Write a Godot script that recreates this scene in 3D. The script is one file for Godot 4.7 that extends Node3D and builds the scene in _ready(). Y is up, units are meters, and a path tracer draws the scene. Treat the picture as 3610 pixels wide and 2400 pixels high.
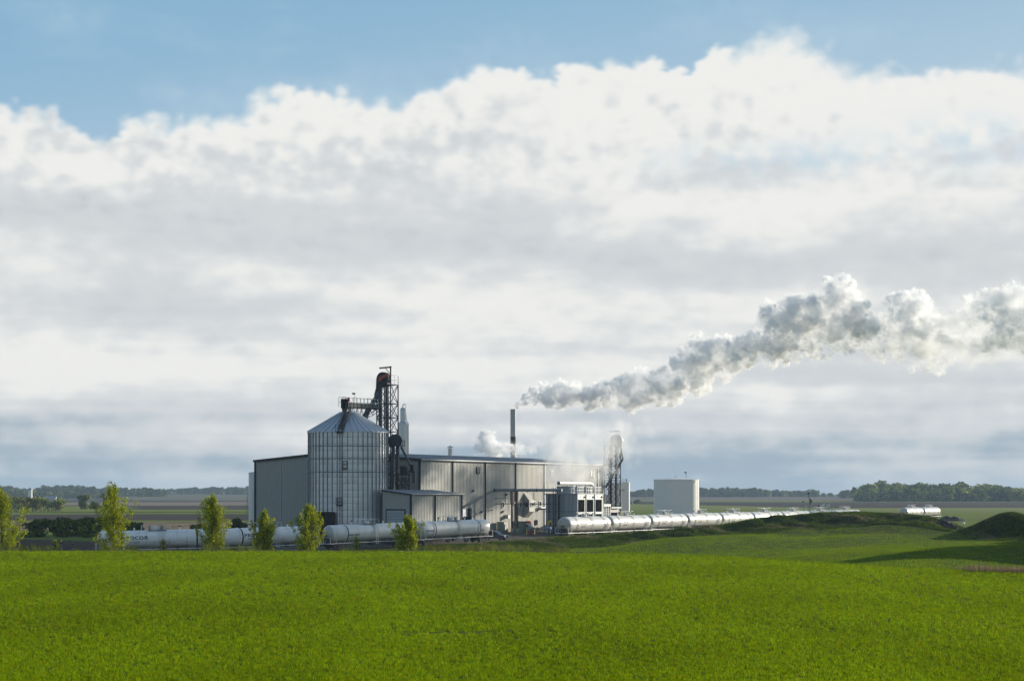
extends Node3D

const F := 7500.0
const CX := 1805.0
const EYE := 7.8
const TURN := 1.1292   # the works' axes: local x runs along the long wall, local z out of it
const HORIZON := 1738.0
var rng := RandomNumberGenerator.new()
var taken := {}
var unit_box := BoxMesh.new()
var m := {}

# ---------------------------------------------------------------- mesh building
class MB:
	var v := PackedVector3Array()
	var n := PackedVector3Array()
	var c := PackedColorArray()
	var t := PackedVector2Array()
	var col := Color(1, 1, 1)
	func put(p: Vector3, nn: Vector3, uv := Vector2.ZERO) -> void:
		v.push_back(p)
		n.push_back(nn)
		c.push_back(col)
		t.push_back(uv)
	func tri(a: Vector3, b: Vector3, d: Vector3) -> void:
		var nn := (b - a).cross(d - a).normalized()
		put(a, nn)
		put(d, nn)
		put(b, nn)
	func quad(a: Vector3, b: Vector3, d: Vector3, e: Vector3) -> void:
		tri(a, b, d)
		tri(a, d, e)
	func box(at: Vector3, size: Vector3, bs := Basis()) -> void:
		var h := size / 2.0
		for ax in 3:
			for s in [-1.0, 1.0]:
				var o := Vector3.ZERO
				o[ax] = h[ax] * s
				var p := Vector3.ZERO
				p[(ax + 1) % 3] = h[(ax + 1) % 3]
				var q := Vector3.ZERO
				q[(ax + 2) % 3] = h[(ax + 2) % 3] * s
				quad(at + bs * (o - p - q), at + bs * (o + p - q), at + bs * (o + p + q), at + bs * (o - p + q))
	func bar(a: Vector3, b: Vector3, w: float, h := -1.0) -> void:
		var x := (b - a).normalized()
		var up := Vector3.UP if absf(x.y) < 0.95 else Vector3.RIGHT
		var z := x.cross(up).normalized()
		var y := z.cross(x)
		box((a + b) / 2.0, Vector3(a.distance_to(b), w if h < 0 else h, w), Basis(x, y, z))
	func tube(pts: Array, r0: float, r1 := -1.0, seg := 8, capped := true) -> void:
		if r1 < 0: r1 = r0
		var rings := []
		var side := Vector3.ZERO
		for i in pts.size():
			var dir: Vector3 = (pts[mini(i + 1, pts.size() - 1)] - pts[maxi(i - 1, 0)]).normalized()
			if side == Vector3.ZERO:
				side = dir.cross(Vector3.UP if absf(dir.y) < 0.9 else Vector3.RIGHT).normalized()
			side = (side - dir * side.dot(dir)).normalized()
			var up := side.cross(dir)
			var r: float = lerpf(r0, r1, float(i) / (pts.size() - 1))
			var ring := []
			for k in seg + 1:
				var a := TAU * k / seg
				var o := side * cos(a) + up * sin(a)
				ring.append([pts[i] + o * r, o])
			rings.append(ring)
		for i in rings.size() - 1:
			for k in seg:
				smooth4(rings[i][k], rings[i + 1][k], rings[i + 1][k + 1], rings[i][k + 1])
		if capped:
			for k in seg:
				tri(pts[0], rings[0][k][0], rings[0][k + 1][0])
				tri(pts[-1], rings[-1][k + 1][0], rings[-1][k][0])
	func smooth4(a: Array, b: Array, d: Array, e: Array) -> void:
		# corners [point, normal, uv]
		var z := Vector2.ZERO
		for q in [a, d, b, a, e, d]:
			put(q[0], q[1], q[2] if q.size() > 2 else z)
	# profile of Vector2(radius, height) turned about xf's y axis
	func lathe(profile: Array, seg: int, xf := Transform3D(), soft := true, from := 0.0, to := TAU) -> void:
		for i in profile.size() - 1:
			var p: Vector2 = profile[i]
			var q: Vector2 = profile[i + 1]
			var e := (q - p).normalized()
			var na := Vector2(e.y, -e.x)
			var nb := na
			if soft:
				if i > 0:
					na = (na + _pn(profile[i - 1], p)).normalized() if _pn(profile[i - 1], p).dot(na) > 0.6 else na
				if i < profile.size() - 2:
					nb = (nb + _pn(q, profile[i + 2])).normalized() if _pn(q, profile[i + 2]).dot(nb) > 0.6 else nb
			for k in seg:
				var a0 := lerpf(from, to, float(k) / seg)
				var a1 := lerpf(from, to, float(k + 1) / seg)
				var d0 := Vector3(cos(a0), 0, sin(a0))
				var d1 := Vector3(cos(a1), 0, sin(a1))
				var u0 := float(k) / seg
				var u1 := float(k + 1) / seg
				var v0 := float(i) / (profile.size() - 1)
				var v1 := float(i + 1) / (profile.size() - 1)
				smooth4(_c(xf, d0, p, na, Vector2(u0, v0)), _c(xf, d0, q, nb, Vector2(u0, v1)), _c(xf, d1, q, nb, Vector2(u1, v1)), _c(xf, d1, p, na, Vector2(u1, v0)))
	func _pn(p: Vector2, q: Vector2) -> Vector2:
		var e := (q - p).normalized()
		return Vector2(e.y, -e.x)
	func _c(xf: Transform3D, d: Vector3, p: Vector2, nn: Vector2, uv: Vector2) -> Array:
		return [xf * (d * p.x + Vector3.UP * p.y), (xf.basis * (d * nn.x + Vector3.UP * nn.y)).normalized(), uv]
	# side view outline in local x and y, drawn out along z
	func prism(outline: PackedVector2Array, width: float, at := Vector3.ZERO, bs := Basis()) -> void:
		var o := outline
		if Geometry2D.is_polygon_clockwise(o):
			o.reverse()
		var w := Vector3(0, 0, width / 2.0)
		for i in o.size():
			var p := Vector3(o[i].x, o[i].y, 0)
			var q := Vector3(o[(i + 1) % o.size()].x, o[(i + 1) % o.size()].y, 0)
			quad(at + bs * (p + w), at + bs * (p - w), at + bs * (q - w), at + bs * (q + w))
		var ix := Geometry2D.triangulate_polygon(o)
		for i in range(0, ix.size(), 3):
			var a := o[ix[i]]
			var b := o[ix[i + 1]]
			var d := o[ix[i + 2]]
			if (b - a).cross(d - a) < 0:
				var sw := b
				b = d
				d = sw
			var pa := Vector3(a.x, a.y, 0)
			var pb := Vector3(b.x, b.y, 0)
			var pd := Vector3(d.x, d.y, 0)
			tri(at + bs * (pa + w), at + bs * (pb + w), at + bs * (pd + w))
			tri(at + bs * (pa - w), at + bs * (pd - w), at + bs * (pb - w))
	func mesh() -> ArrayMesh:
		var a := []
		a.resize(Mesh.ARRAY_MAX)
		a[Mesh.ARRAY_VERTEX] = v
		a[Mesh.ARRAY_NORMAL] = n
		a[Mesh.ARRAY_COLOR] = c
		a[Mesh.ARRAY_TEX_UV] = t
		var am := ArrayMesh.new()
		am.add_surface_from_arrays(Mesh.PRIMITIVE_TRIANGLES, a)
		return am

# ---------------------------------------------------------------- names, things and parts
func numbered(called: String) -> String:
	var k: int = taken.get(called, 0)
	taken[called] = k + 1
	return called if k == 0 else "%s_%03d" % [called, k]

func tag(o: Node3D, label: String, category := "", group := "", kind := "") -> Node3D:
	o.set_meta("label", label)
	if category: o.set_meta("category", category)
	if group: o.set_meta("group", group)
	if kind: o.set_meta("kind", kind)
	return o

func thing(called: String, label: String, category: String, pos := Vector3.ZERO, turn := 0.0, group := "") -> Node3D:
	var o := Node3D.new()
	o.name = numbered(called)
	add_child(o)
	o.position = pos
	o.rotation.y = turn
	return tag(o, label, category, group)

func obj(called: String, shape: Mesh, mat: Material, parent: Node3D = null) -> MeshInstance3D:
	var o := MeshInstance3D.new()
	o.mesh = shape
	o.material_override = mat
	o.name = called if parent else numbered(called)
	(parent if parent else self).add_child(o, true)
	return o

func part(called: String, b: MB, mat: Material, parent: Node3D) -> MeshInstance3D:
	return obj(called, b.mesh(), mat, parent)

# a straight member as a part: all share one box
func member(called: String, a: Vector3, b: Vector3, w: float, mat: Material, parent: Node3D, h := -1.0) -> MeshInstance3D:
	var x := (b - a).normalized()
	var up := Vector3.UP if absf(x.y) < 0.95 else Vector3.RIGHT
	var z := x.cross(up).normalized()
	var y := z.cross(x)
	var o := obj(called, unit_box, mat, parent)
	o.transform = Transform3D(Basis(x * a.distance_to(b), y * (w if h < 0 else h), z * w), (a + b) / 2.0)
	return o

func slab(called: String, at: Vector3, size: Vector3, mat: Material, parent: Node3D) -> MeshInstance3D:
	var o := obj(called, unit_box, mat, parent)
	o.transform = Transform3D(Basis().scaled(size), at)
	return o

func structure(called: String, shape: Mesh, mat: Material, label: String) -> MeshInstance3D:
	var o := obj(called, shape, mat)
	tag(o, label, "", "", "structure")
	return o

func swarm(called: String, label: String, category: String, shape: Mesh, mat: Material, places: Array, tints: Array, parent: Node3D = null) -> MultiMeshInstance3D:
	var mm := MultiMesh.new()
	mm.transform_format = MultiMesh.TRANSFORM_3D
	mm.use_colors = true
	mm.mesh = shape
	mm.instance_count = places.size()
	for i in places.size():
		mm.set_instance_transform(i, places[i])
		mm.set_instance_color(i, tints[i])
	var o := MultiMeshInstance3D.new()
	o.multimesh = mm
	o.material_override = mat
	o.name = called if parent else numbered(called)
	(parent if parent else self).add_child(o, true)
	if parent:
		o.set_meta("kind", "stuff")
	else:
		tag(o, label, category, "", "stuff")
	return o

func copy(o: Node3D, called: String, label: String, pos: Vector3, turn: float, size := Vector3.ONE, group := "") -> Node3D:
	var r: Node3D = o.duplicate()
	r.name = numbered(called)
	add_child(r)
	r.position = pos
	r.rotation = Vector3(0, turn, 0)
	r.scale = size
	r.set_meta("label", label)
	if group: r.set_meta("group", group)
	return r

# ---------------------------------------------------------------- materials
func lin(r: float, g: float, b: float) -> Color:
	return Color(r, g, b).linear_to_srgb()

func mat(called: String, r: float, g: float, b: float, rough := 0.7, metal := 0.0) -> StandardMaterial3D:
	var s := StandardMaterial3D.new()
	s.resource_name = called
	s.albedo_color = lin(r, g, b)
	s.roughness = rough
	s.metallic = metal
	m[called] = s
	return s

func mottle(s: StandardMaterial3D, lo: float, hi: float, size: float, seed_ := 1, world := false, octaves := 5, warm := 0.0) -> StandardMaterial3D:
	var nz := FastNoiseLite.new()
	nz.seed = seed_
	nz.frequency = 0.02
	nz.fractal_octaves = octaves
	var g := Gradient.new()
	g.set_color(0, Color(lo, lo * (1.0 - warm), lo * (1.0 - 2.0 * warm)))
	g.set_color(1, Color(hi, hi, hi))
	var nt := NoiseTexture2D.new()
	nt.width = 512
	nt.height = 512
	nt.seamless = true
	nt.noise = nz
	nt.color_ramp = g
	s.albedo_texture = nt
	s.uv1_triplanar = true
	s.uv1_world_triplanar = world
	s.uv1_scale = Vector3.ONE / size
	return s

func leafy(called: String, r: float, g: float, b: float, through: float) -> StandardMaterial3D:
	var s := mat(called, r, g, b, 0.55)
	s.vertex_color_use_as_albedo = true
	s.metallic_specular = 0.08
	s.roughness = 0.8
	s.backlight_enabled = true
	s.backlight = Color(through, through, through)
	return s

func materials() -> void:
	mottle(mat("wall", 0.34, 0.34, 0.308, 0.6), 0.93, 1.0, 5.0, 3)
	mat("roof", 0.28, 0.305, 0.34, 0.4, 0.15)
	mat("dark_trim", 0.028, 0.034, 0.042, 0.85).metallic_specular = 0.12
	mat("concrete", 0.33, 0.29, 0.23, 0.9)
	mat("white_paint", 0.70, 0.70, 0.68, 0.4)
	mat("glass", 0.03, 0.04, 0.05, 0.08)
	mat("black", 0.012, 0.012, 0.013, 0.9).metallic_specular = 0.02
	mat("zinc", 0.55, 0.58, 0.585, 0.32, 0.55).vertex_color_use_as_albedo = true
	mat("zinc_roof", 0.46, 0.50, 0.54, 0.36, 0.4)
	mat("zinc_dark", 0.065, 0.077, 0.095, 0.65, 0.2)
	mat("zinc_line", 0.15, 0.17, 0.195, 0.5, 0.3)
	mat("zinc_plain", 0.48, 0.51, 0.515, 0.4, 0.5)
	mat("steel_dark", 0.036, 0.042, 0.05, 0.8, 0.1).metallic_specular = 0.15
	mat("steel_grey", 0.22, 0.25, 0.28, 0.5, 0.3)
	mat("steel_bright", 0.50, 0.49, 0.46, 0.3, 0.5)
	mat("orange", 0.28, 0.05, 0.02, 0.6)
	mat("rust", 0.11, 0.055, 0.034, 0.85)
	mat("yellow", 0.62, 0.42, 0.01, 0.5)
	mat("blue", 0.16, 0.26, 0.42, 0.5)
	mat("green_paint", 0.20, 0.25, 0.20, 0.5)
	mat("red", 0.33, 0.02, 0.04, 0.6)
	mat("tank_paint", 0.74, 0.73, 0.69, 0.35)
	mottle(mat("tank_white", 0.75, 0.74, 0.70, 0.55), 0.96, 1.0, 7.0, 9)
	mat("tower_panel", 0.30, 0.325, 0.34, 0.6)
	mottle(mat("rail_rust", 0.12, 0.075, 0.05, 0.8), 0.7, 1.0, 1.0, 5)
	mat("rubber", 0.02, 0.02, 0.022, 0.8)
	mat("bark", 0.09, 0.075, 0.055, 0.95)
	mat("letter_black", 0.02, 0.025, 0.035, 0.6)
	mat("letter_faded", 0.10, 0.12, 0.2, 0.6)
	mat("letter_grey", 0.25, 0.25, 0.26, 0.7)
	mottle(mat("soil_black", 0.018, 0.016, 0.016, 1.0), 0.6, 1.0, 2.0, 6)
	var g := mat("ground", 1, 1, 1, 1.0)
	g.vertex_color_use_as_albedo = true
	g.metallic_specular = 0.1
	mottle(g, 0.62, 1.0, 7.0, 12, true, 6)
	leafy("leaf", 1, 1, 1, 0.9)
	leafy("blade", 1, 1, 1, 0.9)
	var st := mat("steam", 0.99, 0.99, 0.99, 1.0)
	st.metallic_specular = 0.0
	st.backlight_enabled = true
	st.backlight = lin(1.6, 1.6, 1.6)
	st = mat("droplet", 0.99, 0.99, 0.99, 1.0)
	st.metallic_specular = 0.0
	st.backlight_enabled = true
	st.backlight = lin(1.48, 1.48, 1.48)

# ---------------------------------------------------------------- sky
var cloud_a := FastNoiseLite.new()
var cloud_b := FastNoiseLite.new()
var cloud_c := FastNoiseLite.new()

func curve(pts: Array, x: float) -> float:
	if x <= pts[0].x: return pts[0].y
	for i in pts.size() - 1:
		if x < pts[i + 1].x:
			return lerpf(pts[i].y, pts[i + 1].y, (x - pts[i].x) / (pts[i + 1].x - pts[i].x))
	return pts[-1].y

func pts(flat: Array) -> Array:
	var out := []
	for i in range(0, flat.size(), 2):
		out.append(Vector2(flat[i], flat[i + 1]))
	return out

var bank := pts([-900, 190, -500, 260, -200, 235, 0, 262, 90, 282, 170, 304, 240, 332, 310, 306, 450, 285, 560, 272, 610, 235, 690, 208, 820, 222, 850, 258, 925, 245, 965, 210, 1060, 182, 1190, 168, 1280, 185, 1360, 158, 1450, 172, 1500, 152, 1590, 160, 1640, 126, 1700, 138, 1780, 118, 1850, 126, 1920, 158, 2000, 176, 2150, 188, 2230, 176, 2360, 190, 2700, 150, 3100, 230, 3500, 190])
var tone := pts([0, 0.95, 120, 0.935, 240, 0.912, 360, 0.892, 480, 0.868, 560, 0.858, 640, 0.865, 740, 0.865, 820, 0.875, 890, 0.87, 940, 0.85, 985, 0.83, 1030, 0.78, 1070, 0.745, 1135, 0.735])

func blot(x: float, y: float, cx: float, cy: float, w: float, h: float) -> float:
	return exp(-pow((x - cx) / w, 2.0) - pow((y - cy) / h, 2.0))

func sky_at(az: float, el: float) -> Color:
	var f := 4901.0
	var x := 1179.5 + az * f
	var y := 1135.0 - el * f
	var p := Vector3(cos(az) * f, el * f, sin(az) * f)
	var e := curve(bank, x)
	# the bank thins out to either side and behind
	var round_ := smoothstep(0.45, 1.1, absf(az))
	if absf(az) > 0.4:
		e = lerpf(e, 640.0 + 500.0 * cloud_a.get_noise_3d(p.x * 0.12, 0.0, p.z * 0.12), round_)
	var w1 := cloud_a.get_noise_3dv(p * 0.62)
	var w2 := cloud_b.get_noise_3dv(p * 0.9)
	var w3 := 0.5 - absf(cloud_b.get_noise_3dv(p * 0.55)) * 2.2
	var w4 := 0.5 - absf(cloud_a.get_noise_3dv(p * 1.15 + Vector3(0, 3000, 0))) * 2.2
	var warp := 16.0 * w1 + 9.0 * w2 + 22.0 * w3 + 30.0 * w4
	var soft := 5.0 + 24.0 * clampf(0.5 + 1.4 * cloud_c.get_noise_3d(p.x * 0.35, p.y * 0.35, p.z * 0.35), 0, 1)
	var mask := smoothstep(-soft, soft * 1.3, y - (e + warp))
	# scattered clouds high above, out of the camera's reach
	if el > 0.3:
		var d := Vector3(cos(az) * cos(el), sin(el), sin(az) * cos(el)) * 900.0 / (sin(el) + 0.25)
		mask = maxf(mask, 0.7 * smoothstep(0.08, 0.4, cloud_a.get_noise_3d(d.x, 77.0, d.z)) * smoothstep(0.3, 0.5, el))
	# air
	var up := clampf(el / 1.4, 0, 1)
	var air := Color(0.70, 0.795, 0.865).lerp(Color(0.66, 0.715, 0.76), round_).lerp(Color(0.55, 0.71, 0.825), smoothstep(0.14, 0.25, el + 0.035 * clampf((1180.0 - x) / 1180.0, -1, 1))).lerp(Color(0.34, 0.45, 0.59), smoothstep(0.18, 0.75, up))
	var haze := 0.55 * clampf(cloud_c.get_noise_3d(p.x * 0.2, p.y * 0.6, p.z * 0.2) * 1.6, 0, 1)
	air = air.lerp(Color(0.80, 0.86, 0.90), haze * (0.5 + 0.5 * w2))
	# cloud
	var b := curve(tone, y - 0.35 * (e - 200.0) * smoothstep(700.0, 200.0, y))
	var s1 := cloud_c.get_noise_3d(p.x * 0.15, p.y * 1.0, p.z * 0.15)
	var s2 := cloud_a.get_noise_3d(p.x * 0.35, p.y * 0.8 + 500.0, p.z * 0.35)
	var s3 := cloud_b.get_noise_3d(p.x * 0.5, p.y * 1.1 + 900.0, p.z * 0.5)
	b += 0.012 + 0.105 * s1 + 0.075 * s2 + 0.05 * s3
	var s4 := cloud_c.get_noise_3d(p.x * 0.07, p.y * 2.1 + 700.0, p.z * 0.07)
	b += 0.11 * s4 * smoothstep(640.0, 900.0, y)
	var upper := smoothstep(620.0, 250.0, y)
	b += 0.055 * (w3 - 0.1) * (0.3 + 0.7 * upper) + 0.05 * w2 * upper
	var near_edge := exp(-maxf(y - e - warp, 0.0) / 70.0)
	b += 0.05 * near_edge + 0.06 * w2 * exp(-pow((y - e - 90.0) / 130.0, 2.0)) * smoothstep(-0.1, 0.5, 0.5 + w1)
	b -= 0.13 * blot(x, y, 130, 495, 420, 42) + 0.06 * blot(x, y, 520, 545, 420, 60) + 0.05 * blot(x, y, 1150, 470, 300, 50) + 0.05 * blot(x, y, 900, 590, 700, 60)
	b += 0.05 * blot(x, y, 680, 800, 150, 45) + 0.05 * blot(x, y, 170, 830, 90, 30) + 0.04 * blot(x, y, 460, 850, 60, 22) + 0.045 * blot(x, y, 1430, 815, 130, 35)
	b += 0.05 * blot(x, y, 1900, 260, 500, 120) - 0.05 * blot(x, y, 1900, 985, 700, 40) - 0.045 * blot(x, y, 2000, 1045, 700, 40)
	b += 0.06 * blot(x, y, 1250, 985, 500, 14) - 0.05 * blot(x, y, 500, 1060, 600, 40)
	if el > 0.3: b = 0.9 + 0.1 * s2
	var k := clampf((b - 0.68) / 0.25, -0.1, 1.1)
	var cl := Color(0.75, 0.775, 0.795).lerp(Color(0.635, 0.70, 0.75), smoothstep(840.0, 1030.0, y)).lerp(Color(0.835, 0.85, 0.86), smoothstep(0.0, 0.62, k)).lerp(Color(0.945, 0.945, 0.932), smoothstep(0.55, 1.05, k))
	# thin places where the blue shows
	var gap := clampf(1.1 * blot(x, y, 2230, 345, 190, 45) * (0.5 + 1.6 * w1 + 0.8 * w2) + 0.8 * blot(x, y, 1800, 380, 280, 34) * (0.35 + 1.2 * w2 + w1), 0.0, 0.75)
	cl = cl.lerp(Color(0.76, 0.84, 0.895), gap)
	var out := air.lerp(cl, mask)
	var grain := (rng.randf() - 0.5) / 255.0
	return Color(out.r + grain, out.g + grain, out.b + grain)

func make_sky() -> Sky:
	for nz in [[cloud_a, 5, 0.006], [cloud_b, 41, 0.018], [cloud_c, 23, 0.0065]]:
		nz[0].seed = nz[1]
		nz[0].frequency = nz[2]
		nz[0].fractal_octaves = 5
		nz[0].fractal_gain = 0.5
	var W := 4096
	var H := 4096
	# the picture's left edge looks along -z
	var im := Image.create(512, 256, false, Image.FORMAT_RGB8)
	for j in 256:
		var el := (0.5 - (j + 0.5) / 256.0) * PI
		for i in 512:
			im.set_pixel(i, j, sky_at(wrapf((i + 0.5) / 512.0, -0.5, 0.5) * TAU, maxf(el, 0.0)))
	im.resize(W, H, Image.INTERPOLATE_CUBIC)
	var y0 := 2048 - 400
	for side in 2:
		var x0 := 0 if side == 0 else W - 220
		var fine := Image.create(220, 420, false, Image.FORMAT_RGB8)
		for j in 420:
			var el := (0.5 - (y0 + j + 0.5) / H) * PI
			for i in 220:
				fine.set_pixel(i, j, sky_at(wrapf((x0 + i + 0.5) / W, -0.5, 0.5) * TAU, maxf(el, 0.0)))
		im.blit_rect(fine, Rect2i(0, 0, 220, 420), Vector2i(x0, y0))
	var pm := PanoramaSkyMaterial.new()
	pm.panorama = ImageTexture.create_from_image(im)
	var sk := Sky.new()
	sk.sky_material = pm
	return sk

# ---------------------------------------------------------------- the scene
func _ready() -> void:
	rng.seed = 7
	var cam := Camera3D.new()
	cam.name = "camera"
	cam.projection = Camera3D.PROJECTION_FRUSTUM
	cam.near = 1.0
	cam.size = 2.0 * 340.0 / 2127.4
	cam.frustum_offset = Vector2(0, 153.0 / 2127.4)
	cam.far = 14000.0
	cam.position = Vector3(0, EYE, 0)
	add_child(cam)
	var env := Environment.new()
	env.background_mode = Environment.BG_SKY
	env.sky = make_sky()
	env.background_energy_multiplier = 0.74
	env.tonemap_mode = Environment.TONE_MAPPER_LINEAR
	env.tonemap_exposure = 1.35
	env.sdfgi_enabled = true
	env.ssao_enabled = true
	env.ssil_enabled = true
	env.fog_enabled = true
	env.fog_density = 0.00009
	env.fog_light_color = Color(0.72, 0.82, 0.92)
	var we := WorldEnvironment.new()
	we.name = "world_environment"
	we.environment = env
	add_child(we)
	var sun := DirectionalLight3D.new()
	sun.name = "sun"
	sun.light_energy = 1.6
	sun.light_color = Color(1.0, 0.955, 0.875)
	sun.light_angular_distance = 0.5
	sun.shadow_enabled = true
	var to_sun := Vector3(0.766 * cos(0.215), sin(0.215), -0.643 * cos(0.215))
	sun.look_at_from_position(to_sun * 100.0, Vector3.ZERO)
	add_child(sun)
	materials()
	terrain()
	railway()
	hall()
	small_hall()
	silo()
	towers()
	roof_things()
	cooling_tower()
	yard()
	tanks()
	wagons()
	vehicles()
	near_trees()
	far_land()
	plants()
	steam()

# ---------------------------------------------------------------- where things are
func at(xf: float, z: float, y := 0.0) -> Vector3:
	return Vector3((xf - CX) / F * z, y, -z)

# height above the works' ground of what shows at row yf when it stands z metres away
func high(yf: float, z: float) -> float:
	return EYE + (HORIZON - yf) / F * z

var edge := pts([-300, 191, -45.8, 190.5, -3, 189.5, 8.2, 183, 18.1, 170.7, 26.6, 149.7, 33.6, 139.7, 60, 112, 120, 80, 300, 60])
var rail_y := pts([-90, -2.6, -57.3, -2.14, -39.8, -1.78, -24.4, -1.39, -10.6, -1.01, 9.7, -0.72, 18, -0.66, 40, -0.47, 92, -0.4, 159, -0.4])
var track_z := pts([-300, 300, -120, 324, -75, 337, -57.3, 342, -39.8, 348.5, -24.4, 360, -10.6, 374, 9.74, 399, 92, 554, 159, 680, 300, 945])
# crest of the grassy bank: x, distance, height
var ridge_z := pts([-60, 322, -30, 338, -17, 345, -10, 352, 0, 365, 4.2, 372, 11, 382, 18, 388, 31, 400, 43, 414, 53, 425, 63, 432, 71, 434, 83, 432, 88, 430, 110, 425])
var ridge_h := pts([-60, -2.6, -30, -1.9, -17, -1.35, -10, -0.85, 0, -0.6, 4.2, -0.45, 7, -0.1, 11, 0.0, 18, 0.1, 22.7, 0.36, 30.4, 0.92, 38.4, 1.33, 43, 1.78, 46.6, 2.45, 51.9, 3.08, 56.3, 3.29, 63, 3.71, 71, 3.87, 77.8, 3.63, 83, 3.2, 87.7, 1.7, 91.3, 0.3, 110, -0.2])
var lump := FastNoiseLite.new()
var swell := FastNoiseLite.new()

func hill(x: float, z: float, cx: float, cz: float, h: float, rx: float, rz: float) -> float:
	return h * exp(-pow((x - cx) / rx, 2.0) - pow((z - cz) / rz, 2.0))

func ground_y(x: float, z: float) -> float:
	var ze := curve(edge, x)
	var t := z - ze
	var field := 2.3 + 0.32 * smoothstep(60.0, 188.0, z)
	if t < 0.0:
		return field + 0.07 * swell.get_noise_2d(x * 2.0, z * 2.0) * smoothstep(0.0, -30.0, t)
	var rail := curve(rail_y, x)
	var off := z - curve(track_z, x)
	var near_track := rail - 0.45
	var back := 0.0
	var base := lerpf(near_track, back, smoothstep(15.0, 32.0, off))
	# in front of the track, and the meadow on the right
	var meadow := -0.55 + 1.5 * swell.get_noise_2d((x * 0.905 - z * 0.425) * 1.6, (x * 0.425 + z * 0.905) * 0.35) * smoothstep(2.0, 40.0, t)
	var front := lerpf(near_track - 0.25, meadow, smoothstep(8.0, 26.0, x))
	base = lerpf(front, base, smoothstep(-14.0, -6.0, off))
	if off < 0.0: base = lerpf(base, -0.3, smoothstep(-6.0, -20.0, off) * smoothstep(55.0, 110.0, x))
	if z > 620.0: base = lerpf(base, 0.0, smoothstep(620.0, 700.0, z))
	var y := lerpf(field, base, smoothstep(4.0, 52.0, t))
	if x > 12.0: y = lerpf(y, lerpf(field, base, smoothstep(1.0, 30.0, t)), smoothstep(12.0, 26.0, x))
	if z > 300.0 and z < 470.0 and x > -60.0 and x < 130.0:
		var rz := curve(ridge_z, x)
		var rh := curve(ridge_h, x)
		var w := 15.0 if z < rz else 11.0
		var shape := exp(-pow((z - rz) / w, 2.0))
		var rough := lump.get_noise_2d(x * 1.5, z * 1.5) * 1.6 + lump.get_noise_2d(x * 3.4 + 50.0, z * 3.4) * 0.55
		y = maxf(y, lerpf(base, rh, shape) + rough * clampf((rh + 0.8) * 0.5, 0.12, 1.0) * smoothstep(0.1, 0.45, shape) * smoothstep(1.0, 7.0, rz - z))
		y += hill(x, z, 71.5, 408, 1.5, 7.5, 7.0) + hill(x, z, 62, 402, 1.0, 6.0, 6.0) + hill(x, z, 52, 398, 0.8, 5.0, 6.0) + hill(x, z, 79, 412, 1.2, 4.0, 6.0)
		y += hill(x, z, 93.0, 398, 4.2, 5.3, 8.0) + hill(x, z, 87.0, 399, 1.0, 4.5, 7.0) + hill(x, z, 100, 398, 2.0, 5.0, 7.0)
	# added ridge beyond the view's right edge, there to shade the meadow
	if x > 40.0 and z > 200.0 and z < 620.0:
		var along := (x - 74.0) * 0.371 + (z - 288.0) * 0.928
		var across := (x - 74.0) * 0.928 - (z - 288.0) * 0.371
		y += 12.5 * (1.0 + 0.3 * lump.get_noise_2d(x * 1.3, z * 0.9)) * exp(-pow((across - 10.5) / 6.8, 2.0)) * smoothstep(-40.0, -14.0, along) * smoothstep(260.0, 170.0, along)
	if z > 1500.0: y += 9.0 * smoothstep(2200.0, 4200.0, z) * (0.5 + 0.5 * smoothstep(200.0, -900.0, x))
	return y

func hue(r: float, g: float, b: float) -> Color:
	return Color(r, g, b)

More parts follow.
